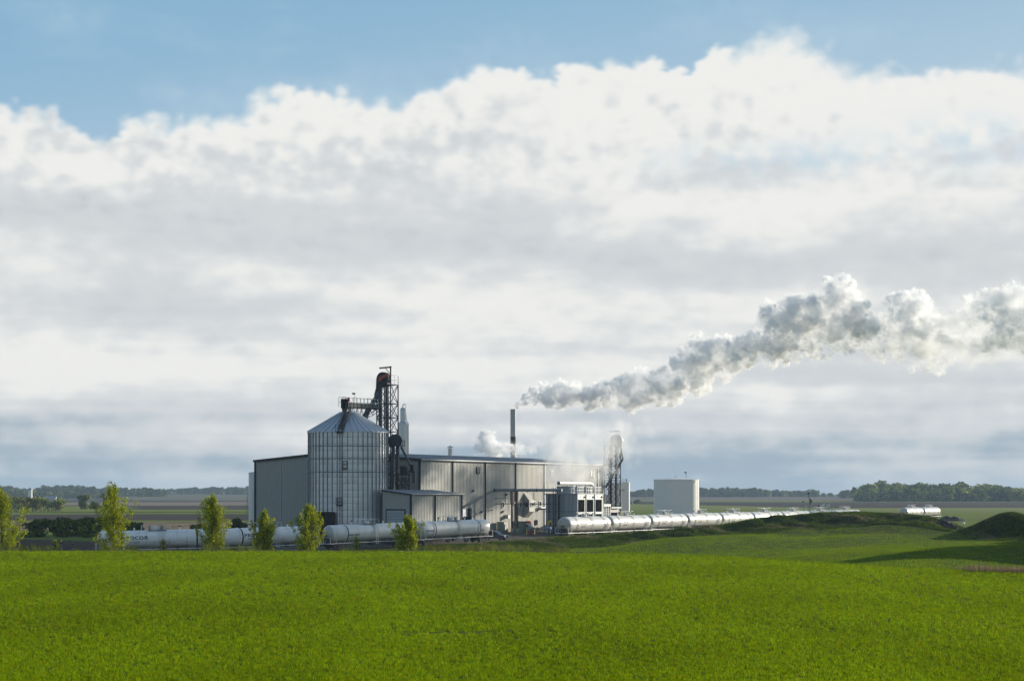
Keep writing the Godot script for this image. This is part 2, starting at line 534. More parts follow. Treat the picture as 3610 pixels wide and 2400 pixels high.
func ground_color(x: float, z: float) -> Color:
	var ze := curve(edge, x)
	var t := z - ze
	var grass := hue(0.085, 0.115, 0.022)
	if t < 0.0: return hue(0.11, 0.155, 0.008)
	var off := z - curve(track_z, x)
	var k := lump.get_noise_2d(x * 2.0, z * 1.2)
	var meadow := hue(0.085, 0.135, 0.008)
	var u := x / z * F
	if absf(off) < 3.2: return hue(0.16, 0.125, 0.095)
	if z < 460.0 and off < 0.0:
		if x > -14.0 and z > curve(ridge_z, x) - 13.0 and x < 110.0: return hue(0.06, 0.085, 0.016).lerp(hue(0.12, 0.105, 0.055), clampf(k * 1.6, 0, 0.6))
		if x > 12.0: return meadow.lerp(hue(0.075, 0.10, 0.016), clampf(0.5 + k, 0, 1))
		if x < -58.0 and t > 60.0: return hue(0.06, 0.052, 0.05).lerp(hue(0.13, 0.10, 0.08), clampf(0.5 + 1.5 * sin(z * 0.5), 0, 1))
		return hue(0.14, 0.12, 0.07).lerp(grass, clampf(0.6 + k * 1.5, 0, 1))
	if off > 0.0 and off < 190.0 and x > -72.0 and x < 62.0 and z < 560.0:
		return hue(0.17, 0.145, 0.115).lerp(hue(0.21, 0.19, 0.16), clampf(0.5 + k, 0, 1))
	# farmland behind
	var wob := 1.0 + 0.06 * lump.get_noise_2d(x * 0.05, z * 0.02) + 0.00008 * x
	var zz := z * wob
	var plough := hue(0.10, 0.083, 0.076)
	var tan_field := hue(0.40, 0.31, 0.21)
	var green := hue(0.22, 0.28, 0.055)
	if u < 100.0:
		if zz < 372.0: return plough.lerp(hue(0.15, 0.115, 0.09), clampf(0.5 + 2.0 * sin(z * 0.4), 0, 1))
		if zz < 455.0: return green
		if zz < 585.0: return tan_field.lerp(hue(0.2, 0.16, 0.1), clampf(0.5 + k * 2.0, 0, 1))
		if zz < 620.0: return green
		if zz < 790.0: return plough
		if zz < 870.0: return green
		if zz < 905.0: return hue(0.05, 0.075, 0.02)
		if zz < (1310.0 if u < -1350.0 else 1040.0): return hue(0.27, 0.32, 0.06)
		if zz < 1400.0: return plough
		if zz < 1900.0: return hue(0.36, 0.28, 0.21)
		if zz < 2350.0: return plough
		return hue(0.2, 0.19, 0.12)
	var g2 := 1640.0 - clampf((u - 400.0) / 700.0, 0.0, 1.0) * 440.0
	if zz < g2:
		return hue(0.19, 0.26, 0.035).lerp(hue(0.29, 0.34, 0.10), smoothstep(700.0, 1200.0, zz))
	if zz < 2050.0: return hue(0.075, 0.068, 0.066)
	if zz < 2500.0: return hue(0.23, 0.28, 0.07)
	if zz < 3300.0: return hue(0.24, 0.19, 0.15)
	return hue(0.14, 0.15, 0.07)

func steps(spans: Array) -> Array:
	var out := []
	for s in spans:
		var v: float = s[0]
		while v < s[1] - 0.01:
			out.append(v)
			v += s[2]
	out.append(spans[-1][1])
	return out

func terrain() -> void:
	lump.seed = 8
	lump.frequency = 0.06
	lump.fractal_octaves = 3
	swell.seed = 19
	swell.frequency = 0.014
	swell.fractal_octaves = 2
	var xs := steps([[-6000, -2000, 500], [-2000, -700, 130], [-700, -260, 40], [-260, -120, 10], [-120, 140, 2.0], [140, 260, 10], [260, 700, 40], [700, 2000, 130], [2000, 6000, 500]])
	var zs := steps([[-200, 40, 30], [40, 190, 5], [190, 200, 1.0], [200, 480, 1.7], [480, 700, 5], [700, 1500, 10], [1500, 2600, 25], [2600, 4600, 80], [4600, 9000, 400]])
	var st := SurfaceTool.new()
	st.begin(Mesh.PRIMITIVE_TRIANGLES)
	for z in zs:
		for x in xs:
			st.set_color(ground_color(x, z))
			st.add_vertex(Vector3(x, ground_y(x, z), -z))
	var w := xs.size()
	for j in zs.size() - 1:
		for i in w - 1:
			var a := j * w + i
			for k in [a, a + w, a + 1, a + 1, a + w, a + w + 1]:
				st.add_index(k)
	st.generate_normals()
	structure("ground", st.commit(), m.ground, "green field, grassy banks and farmland reaching to the wooded horizon")

# a clump of blades standing on the origin
func clump(blades: int, spread: float, h: float, w: float, lean: float) -> ArrayMesh:
	var b := MB.new()
	for i in blades:
		var a := rng.randf() * TAU
		var p := Vector3(cos(a), 0, sin(a)) * spread * sqrt(rng.randf())
		var face := rng.randf() * TAU
		var side := Vector3(cos(face), 0, sin(face)) * w * rng.randf_range(0.7, 1.3) * 0.5
		var tilt := Vector3(rng.randf_range(-1, 1), 0, rng.randf_range(-1, 1)) * lean
		var hh := h * rng.randf_range(0.6, 1.1)
		var mid := p + tilt * hh * 0.35 + Vector3(0, hh * 0.6, 0)
		var tip := p + tilt * hh + Vector3(0, hh * (1.0 - 0.35 * tilt.length()), 0)
		var s := rng.randf_range(0.75, 1.15)
		b.col = Color(s * rng.randf_range(0.85, 1.15), s, s)
		b.quad(p - side, p + side, mid + side * 0.8, mid - side * 0.8)
		b.tri(mid - side * 0.8, mid + side * 0.8, tip)
	return b.mesh()

func grass_patch(called: String, label: String, shape: Mesh, spots: Array, tint: Color, vary: float, lo: float, hi: float, category := "grass") -> void:
	var places := []
	var tints := []
	for p in spots:
		var s: float = rng.randf_range(lo, hi) * (p.w if p is Vector4 else 1.0)
		places.append(Transform3D(Basis(Vector3.UP, rng.randf() * TAU).scaled(Vector3(s, s * rng.randf_range(0.8, 1.2), s)), Vector3(p.x, p.y - 0.02, p.z)))
		var k := 1.0 + vary * (rng.randf() * 2.0 - 1.0) + 0.22 * lump.get_noise_2d(p.x * 1.6, p.z * 0.5)
		tints.append(Color(tint.r * k * rng.randf_range(0.85, 1.2), tint.g * k, tint.b * k))
	swarm(called, label, category, shape, m.blade, places, tints)

func plants() -> void:
	var spots := [[], [], []]
	for i in 160000:
		var z := 52.0 * pow(192.0 / 52.0, pow(rng.randf(), 0.9))
		var x := rng.randf_range(-0.27, 0.27) * z
		if z > curve(edge, x) - 0.1: continue
		var bare := blot(x, z, -2.1, 83.0, 3.0, 0.9)
		if rng.randf() < bare * 1.1: continue
		spots[i % 3].append(Vector4(x, ground_y(x, z), -z, 0.72 + 0.4 * z / 100.0))
	for i in 3:
		grass_patch("grass", "bright green young grain covering the whole near field", clump(9, 0.12, 0.15, 0.019, 0.5), spots[i], Color(0.218, 0.318, 0.002), 0.34, 0.6, 1.2)
	# the fringe of longer grass along the field's far edge, the meadow and the bank
	var fringe := []
	for i in 800:
		var x := rng.randf_range(-50, 5)
		var z := curve(edge, x) + rng.randf_range(2.0, 14.0)
		if lump.get_noise_2d(x * 1.5, 5.0) + rng.randf_range(-0.25, 0.25) < 0.0: continue
		fringe.append(Vector4(x, ground_y(x, z), -z, 1.0))
	grass_patch("dry_grass", "tufts of long pale grass along the far edge of the field", clump(14, 0.3, 0.75, 0.03, 0.5), fringe, Color(0.16, 0.185, 0.04), 0.25, 0.5, 1.2)
	var bank_spots := []
	var dry := []
	for i in 46000:
		var x := rng.randf_range(-28, 108)
		var z := curve(ridge_z, x) + rng.randf_range(-26, 8)
		if x > 84.0: z = rng.randf_range(380, 412)
		if absf(x) > z * 0.27 or z - curve(track_z, x) > -4.0: continue
		if x < -5.0 and z < curve(ridge_z, x) - 9.0: continue
		var y := ground_y(x, z)
		if y < 0.1 and x > 26.0 and rng.randf() < 0.6: continue
		var d := lump.get_noise_2d(x * 1.2 + 300.0, z * 1.2)
		if d > 0.2 and rng.randf() < 0.75: dry.append(Vector4(x, y, -z, 0.9))
		else: bank_spots.append(Vector4(x, y, -z, 0.8 + 0.5 * clampf(lump.get_noise_2d(x * 2.0, z * 2.0) + 0.4, 0, 1)))
	grass_patch("bank_grass", "coarse dark green grass covering the banks before the tank wagons", clump(10, 0.45, 0.36, 0.05, 0.6), bank_spots, Color(0.075, 0.115, 0.012), 0.55, 0.6, 1.5)
	grass_patch("dead_grass", "greyish dead grass in patches on the banks", clump(12, 0.4, 0.5, 0.04, 0.6), dry, Color(0.20, 0.175, 0.10), 0.25, 0.6, 1.2)
	var mead := []
	for i in 52000:
		var z := rng.randf_range(140, 405)
		var x := rng.randf_range(8, 0.26 * z + 2.0)
		if z < curve(edge, x) + 0.5 or z > curve(ridge_z, x) - 10.0: continue
		mead.append(Vector4(x, ground_y(x, z), -z, 1.0))
	grass_patch("meadow_grass", "shorter green grass in the hollow meadow beyond the field's right edge", clump(9, 0.5, 0.2, 0.03, 0.5), mead, Color(0.165, 0.245, 0.006), 0.3, 0.8, 1.3)
	var tuft := []
	for i in 500:
		var z := rng.randf_range(141, 152)
		var x := rng.randf_range(31, 37)
		if z < curve(edge, x) + 0.3: continue
		tuft.append(Vector4(x, ground_y(x, z), -z, 1.0))
	grass_patch("dry_weeds", "pale dry weeds in the hollow by the field's right-hand corner", clump(14, 0.3, 0.55, 0.02, 0.5), tuft, Color(0.24, 0.19, 0.12), 0.25, 0.6, 1.2)

# ---------------------------------------------------------------- trees
# leaves scattered through lobes [centre, radii]
func crown(lobes: Array, leaves: int, size: float, tint: Color, vary: float, up := 0.0) -> ArrayMesh:
	var b := MB.new()
	var total := 0.0
	for l in lobes: total += l[1].x * l[1].y
	for l in lobes:
		var tone_ := 1.0 + vary * rng.randf_range(-0.6, 0.6)
		for i in int(leaves * l[1].x * l[1].y / total):
			var d := Vector3(rng.randfn(), rng.randfn(), rng.randfn()).normalized() * pow(rng.randf(), 0.45)
			var p: Vector3 = l[0] + d * l[1]
			var nn := (d + Vector3(rng.randf_range(-1, 1), rng.randf_range(-1, 1), rng.randf_range(-1, 1)) * 0.9).normalized()
			var x := nn.cross(Vector3(rng.randf_range(-1, 1), rng.randf_range(-1, 1) + up, rng.randf_range(-1, 1))).normalized()
			var y := nn.cross(x)
			var s := size * rng.randf_range(0.6, 1.3)
			var k := tone_ * (1.0 + vary * rng.randf_range(-1, 1))
			b.col = Color(tint.r * k * rng.randf_range(0.85, 1.2), tint.g * k, tint.b * k)
			b.quad(p - x * s * 0.5, p - y * s * 0.8, p + x * s * 0.5, p + y * s * 0.8)
	return b.mesh()

func poplar(h: float, w: float, leaves: int, tint: Color) -> Array:
	var wood := MB.new()
	wood.tube([Vector3.ZERO, Vector3(0.05, h * 0.4, 0.04), Vector3(0.0, h * 0.75, 0), Vector3(0.08, h * 0.96, 0)], 0.09, 0.015, 6)
	var lobes := []
	var spread := pts([0, 0.62, 0.18, 0.95, 0.35, 0.9, 0.55, 0.62, 0.8, 0.3, 1.0, 0.1])
	for i in 44:
		var k := (i + rng.randf()) / 44.0
		var y0 := h * (0.03 + 0.80 * k)
		var a := rng.randf() * TAU
		var reach := w * 0.5 * curve(spread, k) * rng.randf_range(0.45, 1.12)
		var rise := lerpf(0.45, 1.0, smoothstep(0.0, 0.3, k))
		var tip := Vector3(cos(a) * reach, y0 + (h * 0.10 + reach * 0.85) * rise, sin(a) * reach)
		var mid := Vector3(cos(a) * reach * 0.6, y0 + reach * 0.25, sin(a) * reach * 0.6)
		wood.tube([Vector3(0, y0, 0), mid, tip], 0.025, 0.008, 4, false)
		for q in 5:
			var f := 0.3 + 0.7 * q / 4.0
			var p := (Vector3(0, y0, 0).lerp(mid, f * 1.7) if f < 0.6 else mid.lerp(tip, (f - 0.6) / 0.4))
			lobes.append([p, Vector3(0.27, 0.42, 0.27) * rng.randf_range(0.7, 1.3) * (h / 7.0 + 0.25)])
	for i in 10:
		var a := rng.randf() * TAU
		var k := rng.randf_range(0.02, 0.55)
		var r := w * 0.34 * (1.0 - k * 0.9) * sqrt(rng.randf())
		lobes.append([Vector3(cos(a) * r, h * k + 0.1, sin(a) * r), Vector3(0.36, 0.5, 0.36) * h / 7.0])
	for i in 5:
		var a := rng.randf() * TAU
		var r := w * rng.randf_range(0.05, 0.2)
		lobes.append([Vector3(cos(a) * r, h * rng.randf_range(0.66, 0.9), sin(a) * r), Vector3(0.13, 0.55, 0.13) * h / 7.0])
	lobes.append([Vector3(0.06, h * 0.93, 0), Vector3(0.16, 0.5, 0.16) * h / 7.0])
	lobes.append([Vector3(0.02, h * 0.82, 0), Vector3(0.25, 0.6, 0.25) * h / 7.0])
	return [wood.mesh(), crown(lobes, leaves, 0.105, tint, 0.45, 1.0)]

func near_trees() -> void:
	var green := Color(0.30, 0.345, 0.013)
	var rows := [
		[6, 1722, 150, "young poplar cut off by the photo's left edge"],
		[398, 1699, 130, "tallest young poplar, before the end of the left tank wagon"],
		[746, 1735, 92, "slim young poplar between the two lettered tank wagons"],
		[934, 1796, 70, "small narrow young poplar before the corner of the hall"],
		[1090, 1772, 92, "young poplar before the dark door of the ribbed grain silo"],
		[1436, 1817, 90, "squat bushy young poplar before the small grey shed's corner"],
	]
	for r in rows:
		var z := 204.0 + rng.randf() * 3.0
		var p := at(r[0], z)
		p.y = ground_y(p.x, z)
		var h := high(r[1], z) - p.y
		var t := thing("poplar_tree", r[3], "tree", p, 0.0, "young poplars along the field edge")
		var s := poplar(h, 1.5 * r[2] / F * z, 9600, green)
		obj("trunk", s[0], m.bark, t)
		var c := obj("crown", s[1], m.leaf, t)
		c.set_meta("kind", "stuff")
	for r in [[1256, 1888, "tiny poplar sapling before the third tank wagon"], [196, 1900, "tiny poplar sapling on the dark ploughed strip"], [905, 1905, "low leafy sapling under the second tank wagon"], [575, 1898, "thin yellowish sapling before the left tank wagon's middle"]]:
		var z := 203.0
		var p := at(r[0], z)
		p.y = ground_y(p.x, z)
		var t := thing("poplar_sapling", r[2], "sapling", p, 0.0, "young poplars along the field edge")
		var s := poplar(high(r[1], z) - p.y, 1.5, 260, green)
		obj("trunk", s[0], m.bark, t)
		obj("crown", s[1], m.leaf, t).set_meta("kind", "stuff")

func bushy(h: float, w: float, leaves: int, size: float, tint: Color, n_lobes: int, stems := 1, low := 0.25) -> Array:
	var wood := MB.new()
	var lobes := []
	for i in stems:
		var a := TAU * i / stems
		var foot := Vector3(cos(a), 0, sin(a)) * (0.0 if stems == 1 else 0.12 * w)
		wood.tube([foot, foot * 1.6 + Vector3(0, h * 0.3, 0), foot * 2.6 + Vector3(0, h * 0.7, 0)], 0.022 * h, 0.008 * h, 5, false)
	for i in n_lobes:
		var a := rng.randf() * TAU
		var e := rng.randf_range(low, 0.82)
		var r := w * 0.5 * sqrt(rng.randf()) * (1.0 - 0.5 * absf(e - 0.5))
		var s := rng.randf_range(0.16, 0.27)
		var p := Vector3(cos(a) * r * 0.85, h * e, sin(a) * r * 0.85)
		lobes.append([p, Vector3(w * s, h * s * 0.8, w * s)])
		if i < 5: wood.tube([Vector3(0, h * 0.25, 0), p * Vector3(0.6, 0.85, 0.6), p], 0.01 * h, 0.004 * h, 4, false)
	return [wood.mesh(), crown(lobes, leaves, size, tint, 0.6)]

func plant_tree(called: String, label: String, category: String, s: Array, p: Vector3, group := "") -> Node3D:
	var t := thing(called, label, category, p, 0.0, group)
	obj("trunk", s[0], m.bark, t)
	obj("crown", s[1], m.leaf, t).set_meta("kind", "stuff")
	return t

func far_land() -> void:
	# bushes behind the left end of the track
	var dark := Color(0.085, 0.13, 0.012)
	var list := [
		[150, 385, 1822, 1895, 120, "loose dark bush at the left end of the bush clump"],
		[215, 383, 1843, 1900, 90, "low round bush at the foot of the dark bush clump"],
		[268, 392, 1808, 1895, 150, "largest dark bush of the clump, left of the tallest poplar"],
		[330, 395, 1818, 1890, 110, "dark green bush behind the tallest poplar"],
		[310, 378, 1847, 1885, 70, "small rounded sunlit bush before the dark clump"],
		[430, 398, 1822, 1885, 90, "bush behind the left tank wagon's end"],
		[480, 405, 1838, 1880, 60, "small bush above the left tank wagon's roof"],
		[835, 425, 1820, 1872, 75, "round bush beside the pale tank at the hall's left end"],
		[95, 380, 1875, 1900, 40, "small pale bush on the field margin at far left"],
		[690, 430, 1846, 1872, 40, "low bush on the tan field above the second tank wagon"],
	]
	for r in list:
		var p := at(r[0], r[1])
		p.y = ground_y(p.x, r[1])
		var h: float = high(r[2], r[1]) - p.y
		plant_tree("bush", r[5], "bush", bushy(h, r[4] / F * r[1], 1500, 0.42, dark if r[2] < 1840 or r[0] < 230 else Color(0.12, 0.17, 0.015), 14, 1, 0.05), p)
	# willows and a lone tree on the green field at the left
	list = [
		[62, 950, 1746, 85, "vase-shaped multi-stemmed willow, leftmost of the willow row"],
		[95, 955, 1748, 50, "slender willow left of the farm silo"],
		[122, 950, 1745, 60, "thin willow right of the farm silo"],
		[150, 950, 1743, 70, "tall willow in the middle of the willow row"],
		[178, 945, 1742, 75, "broad willow near the right end of the row"],
		[202, 940, 1752, 70, "leaning willow at the right end of the row"],
	]
	for r in list:
		var p := at(r[0], r[1])
		plant_tree("willow_tree", r[4], "tree", bushy(high(r[2], r[1]), r[3] / F * r[1], 520, 0.7, Color(0.24, 0.27, 0.06), 9, 6), p, "willows on the far green field")
	list = [
		[295, 1080, 1737, 52, "lone broad tree on the green field left of the tallest poplar"],
		[326, 1090, 1766, 20, "small bush right of the lone broad tree"],
		[341, 1090, 1769, 15, "smaller bush at the end of the lone tree's hedge"],
		[2245, 1700, 1757, 22, "small dark tree by the white post left of the big tank"],
	]
	for r in list:
		var p := at(r[0], r[1])
		plant_tree("field_tree", r[4], "tree", bushy(high(r[2], r[1]), r[3] / F * r[1], 900, 1.0, Color(0.15, 0.19, 0.035), 12, 1, 0.08), p)
	# woods along the horizon: a few kinds, each tree a thing
	var kinds := []
	for i in 6:
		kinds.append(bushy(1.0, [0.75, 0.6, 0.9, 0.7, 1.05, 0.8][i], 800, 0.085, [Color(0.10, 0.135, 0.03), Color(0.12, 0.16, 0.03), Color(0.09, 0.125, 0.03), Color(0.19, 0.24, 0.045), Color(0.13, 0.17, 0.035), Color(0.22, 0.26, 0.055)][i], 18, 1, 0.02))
	var protos := []
	var count := 0
	var woods := [
		# x from, x to, distance, top rows, how many, pale share, label, group
		[-20, 580, 3150, pts([-20, 1703, 60, 1712, 130, 1715, 160, 1709, 260, 1706, 330, 1712, 440, 1712, 580, 1718]), 52, 0.15, "far tree in the hazy wood along the left horizon", "trees of the left horizon wood"],
		[-20, 420, 2700, pts([-20, 1722, 200, 1728, 420, 1730]), 22, 0.5, "lower pale tree along the foot of the left horizon wood", "lower trees before the left wood"],
		[560, 900, 3700, pts([560, 1722, 640, 1715, 760, 1712, 880, 1711, 900, 1711]), 34, 0.0, "far tree on the rising wooded ridge left of the hall", "trees of the ridge left of the hall"],
		[2190, 2320, 3300, pts([2190, 1727, 2260, 1722, 2320, 1718]), 14, 0.0, "far tree of the wood between hall and big white tank", "trees left of the big tank"],
		[2455, 2700, 3300, pts([2455, 1716, 2540, 1716, 2640, 1714, 2700, 1722]), 26, 0.0, "far tree of the horizon wood right of the big white tank", "trees right of the big tank"],
		[2690, 2890, 3400, pts([2690, 1722, 2760, 1723, 2800, 1725, 2870, 1721, 2890, 1726]), 16, 0.2, "far airy tree of the thin row above the dark tank wagon", "trees above the dark wagon"],
		[2890, 2970, 3500, pts([2890, 1733, 2940, 1735, 2970, 1740]), 6, 0.0, "low far tree in the gap beside the right wood", "low trees beside the right wood"],
		[2965, 3030, 3000, pts([2965, 1728, 3000, 1721, 3030, 1720]), 6, 0.1, "hazy tree behind the left end of the right wood", "hazy trees behind the right wood"],
		[3020, 3620, 2250, pts([3020, 1712, 3060, 1698, 3110, 1689, 3160, 1697, 3290, 1690, 3400, 1698, 3500, 1700, 3570, 1716, 3620, 1715]), 34, 0.6, "tall tree of the broad wood at the right", "trees of the right wood"],
		[3020, 3620, 2100, pts([3020, 1722, 3100, 1708, 3200, 1712, 3400, 1708, 3520, 1706, 3620, 1725]), 28, 0.75, "sunlit front tree of the broad wood at the right", "front trees of the right wood"],
	]
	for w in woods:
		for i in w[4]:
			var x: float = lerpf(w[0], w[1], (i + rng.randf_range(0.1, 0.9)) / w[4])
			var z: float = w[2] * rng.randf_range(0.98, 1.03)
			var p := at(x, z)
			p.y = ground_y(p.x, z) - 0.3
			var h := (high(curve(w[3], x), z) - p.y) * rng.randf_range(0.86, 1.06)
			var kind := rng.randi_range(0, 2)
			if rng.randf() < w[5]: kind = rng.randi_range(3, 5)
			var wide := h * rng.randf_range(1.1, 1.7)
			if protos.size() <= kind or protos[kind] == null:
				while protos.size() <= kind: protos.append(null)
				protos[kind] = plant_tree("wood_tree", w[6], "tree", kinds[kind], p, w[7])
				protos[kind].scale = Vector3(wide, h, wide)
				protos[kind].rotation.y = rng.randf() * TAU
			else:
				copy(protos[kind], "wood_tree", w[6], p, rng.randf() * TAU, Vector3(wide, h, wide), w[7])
	# the farm on the left horizon
	var fs := at(106, 1500)
	var t := thing("farm_silo", "pale concrete farm silo with domed top above the willows", "silo", fs)
	var b := MB.new()
	b.lathe([Vector2(1.55, 0), Vector2(1.55, 10.3)], 20)
	part("shaft", b, m.tank_white, t)
	b = MB.new()
	b.lathe([Vector2(1.6, 10.3), Vector2(1.45, 11.1), Vector2(0.9, 11.7), Vector2(0.0, 11.9)], 20)
	part("dome", b, m.steel_grey, t)
	b = MB.new()
	b.box(Vector3(-1.75, 5.2, 0.6), Vector3(0.9, 10.4, 0.9))
	part("chute", b, m.concrete, t)
	for r in [[64, 1600, 7.0, 5.5, 3.4, "dark roofed barn left of the farm silo", "zinc_dark", "wall"], [34, 1560, 4.0, 4.0, 4.5, "white shed beside the dark roofed barn", "white_paint", "white_paint"], [176, 1900, 11.0, 6.0, 3.6, "low grey roofed farm building right of the farm silo", "roof", "wall"], [281, 2000, 3.5, 3.0, 2.5, "small white hut near the lone broad tree", "white_paint", "white_paint"]]:
		t = thing("barn", r[5], "barn", at(r[0], r[1]))
		slab("wall", Vector3(0, r[4] / 2.0, 0), Vector3(r[2], r[4], r[3]), m[r[7]], t)
		b = MB.new()
		b.prism(PackedVector2Array([Vector2(-r[3] * 0.55, r[4]), Vector2(r[3] * 0.55, r[4]), Vector2(0, r[4] + r[3] * 0.3)]), r[2] + 0.6, Vector3.ZERO, Basis(Vector3.UP, PI / 2))
		part("roof", b, m[r[6]], t)
	t = thing("white_post", "short white post before the small dark tree left of the big tank", "post", at(2231, 1650))
	member("post", Vector3(0, 0, 0), Vector3(0, 4.5, 0), 0.8, m.white_paint, t)
	member("arm", Vector3(-1.5, 4.5, 0), Vector3(0.4, 4.2, 0), 0.5, m.white_paint, t)
	# heaps of black earth
	t = thing("earth_heap", "long heap of black tipped earth sloping down before the far tank wagons", "earth heap", at(3345, 421))
	obj("heap", earth([Vector3(-3.2, 2.9, 0), Vector3(-1.0, 2.6, 0.2), Vector3(0.6, 1.9, 0.6), Vector3(2.2, 1.0, 1.0), Vector3(4.6, 0.3, 1.5)], 2.3), m.soil_black, t)
	t = thing("earth_heap", "small dark clod of earth on the bank beside the long black heap", "earth heap", at(3268, 416, ground_y(at(3268, 416).x, 416) - 0.2))
	obj("heap", earth([Vector3(-0.7, 0.7, 0), Vector3(0.6, 0.6, 0), Vector3(1.3, 0.2, 0.3)], 0.9), m.soil_black, t)
	for r in [[3340, 640, 1.6, "low brown earth mound right of the two far tank wagons"], [3368, 640, 1.4, "second low brown earth mound farther right of the tank wagons"]]:
		t = thing("earth_mound", r[3], "earth heap", at(r[0], r[1], -0.3))
		obj("heap", earth([Vector3(-1.5, 1.0, 0), Vector3(0, r[2], 0), Vector3(1.5, 0.8, 0)], 1.8), mottle(mat("soil_brown", 0.09, 0.07, 0.055, 1.0), 0.7, 1.0, 2.0), t)
	b = MB.new()
	b.lathe([Vector2(0, 0), Vector2(0.35, 0.05), Vector2(0.4, 0.3), Vector2(0.25, 0.6), Vector2(0, 0.7)], 10)
	tag(obj("boulder", b.mesh(), m.white_paint), "small white lump lying on the green beyond the brown mounds", "boulder")
	get_node("boulder").position = at(3397, 560, -0.3)

# a rough heap along a spine of tops
func earth(spine: Array, r: float) -> ArrayMesh:
	var st := SurfaceTool.new()
	st.begin(Mesh.PRIMITIVE_TRIANGLES)
	var nu := 60
	var nv := 30
	var lo: float = spine[0].x - r * 1.6
	var hi: float = spine[-1].x + r * 1.4
	var line := []
	var lat := []
	for s in spine:
		line.append(Vector2(s.x, s.y))
		lat.append(Vector2(s.x, s.z))
	for j in nv + 1:
		for i in nu + 1:
			var x := lerpf(lo, hi, float(i) / nu)
			var zc := curve(lat, x)
			var z := zc + lerpf(-r * 2.2, r * 2.2, float(j) / nv)
			var end := clampf(1.0 - maxf(spine[0].x - x, x - spine[-1].x) / (r * 1.4), 0, 1)
			var y := curve(line, x) * smoothstep(0.0, 1.0, end) * maxf(0.0, 1.0 - pow(absf(z - zc) / (r * 1.9), 1.3))
			y += (lump.get_noise_2d(x * 9.0, z * 9.0) * 0.5 + lump.get_noise_2d(x * 26.0, z * 26.0) * 0.22) * clampf(y, 0, 1) - 0.15
			st.add_vertex(Vector3(x, y, z))
	for j in nv:
		for i in nu:
			var a := j * (nu + 1) + i
			for k in [a, a + 1, a + nu + 1, a + 1, a + nu + 2, a + nu + 1]:
				st.add_index(k)
	st.generate_normals()
	return st.commit()

# ---------------------------------------------------------------- the works
# ribbed sheet on the plane z = 0, x from 0 to w, y from y0 to its top line (h0 at x = 0, h1 at x = w)
func ribbed(w: float, y0: float, h0: float, h1: float, pitch := 0.62, deep := 0.055) -> MB:
	var b := MB.new()
	var n := int(maxf(1.0, round(w / pitch)))
	var s := w / n
	for i in n:
		var xs := [i * s, i * s + s * 0.58, i * s + s * 0.68, i * s + s * 0.9, (i + 1) * s]
		var zs := [0.0, 0.0, deep, deep, 0.0]
		for k in 4:
			var ha: float = lerpf(h0, h1, xs[k] / w)
			var hb: float = lerpf(h0, h1, xs[k + 1] / w)
			b.quad(Vector3(xs[k], y0, zs[k]), Vector3(xs[k + 1], y0, zs[k + 1]), Vector3(xs[k + 1], hb, zs[k + 1]), Vector3(xs[k], ha, zs[k]))
	return b

# a seamed roof sheet: corners a (low left), b (low right), d (high right), e (high left)
func seamed(a: Vector3, b: Vector3, d: Vector3, e: Vector3, pitch: float) -> MB:
	var o := MB.new()
	var nn := (b - a).cross(e - a).normalized()
	var th := nn * -0.12
	o.quad(a, b, d, e)
	o.quad(a + th, e + th, d + th, b + th)
	o.quad(a + th, b + th, b, a)
	o.quad(b + th, d + th, d, b)
	o.quad(d + th, e + th, e, d)
	o.quad(e + th, a + th, a, e)
	var n := int(a.distance_to(b) / pitch)
	for i in range(1, n):
		var k := float(i) / n
		o.bar(a.lerp(b, k) + nn * 0.02, e.lerp(d, k) + nn * 0.02, 0.07, 0.07)
	return o

func window(at_: Vector3, w: float, h: float, parent: Node3D, facing := Basis(), frame: Material = null) -> void:
	var o := MB.new()
	var fm: Material = frame if frame else m.white_paint
	for s in [-1.0, 1.0]:
		o.box(facing * Vector3(s * (w / 2 - 0.05), 0, 0.07), Vector3(0.1, h, 0.14), facing)
		o.box(facing * Vector3(0, s * (h / 2 - 0.05), 0.07), Vector3(w - 0.2, 0.1, 0.14), facing)
	var f := part("window", o, fm, parent)
	f.position = at_
	var g := MB.new()
	g.box(facing * Vector3(0, 0, 0.03), Vector3(w - 0.18, h - 0.18, 0.04), facing)
	part("pane", g, m.glass, f)

func place(called: String, shape: MB, mt: Material, parent: Node3D, pos: Vector3, turn := 0.0) -> MeshInstance3D:
	var o := part(called, shape, mt, parent)
	o.position = pos
	o.rotation.y = turn
	return o

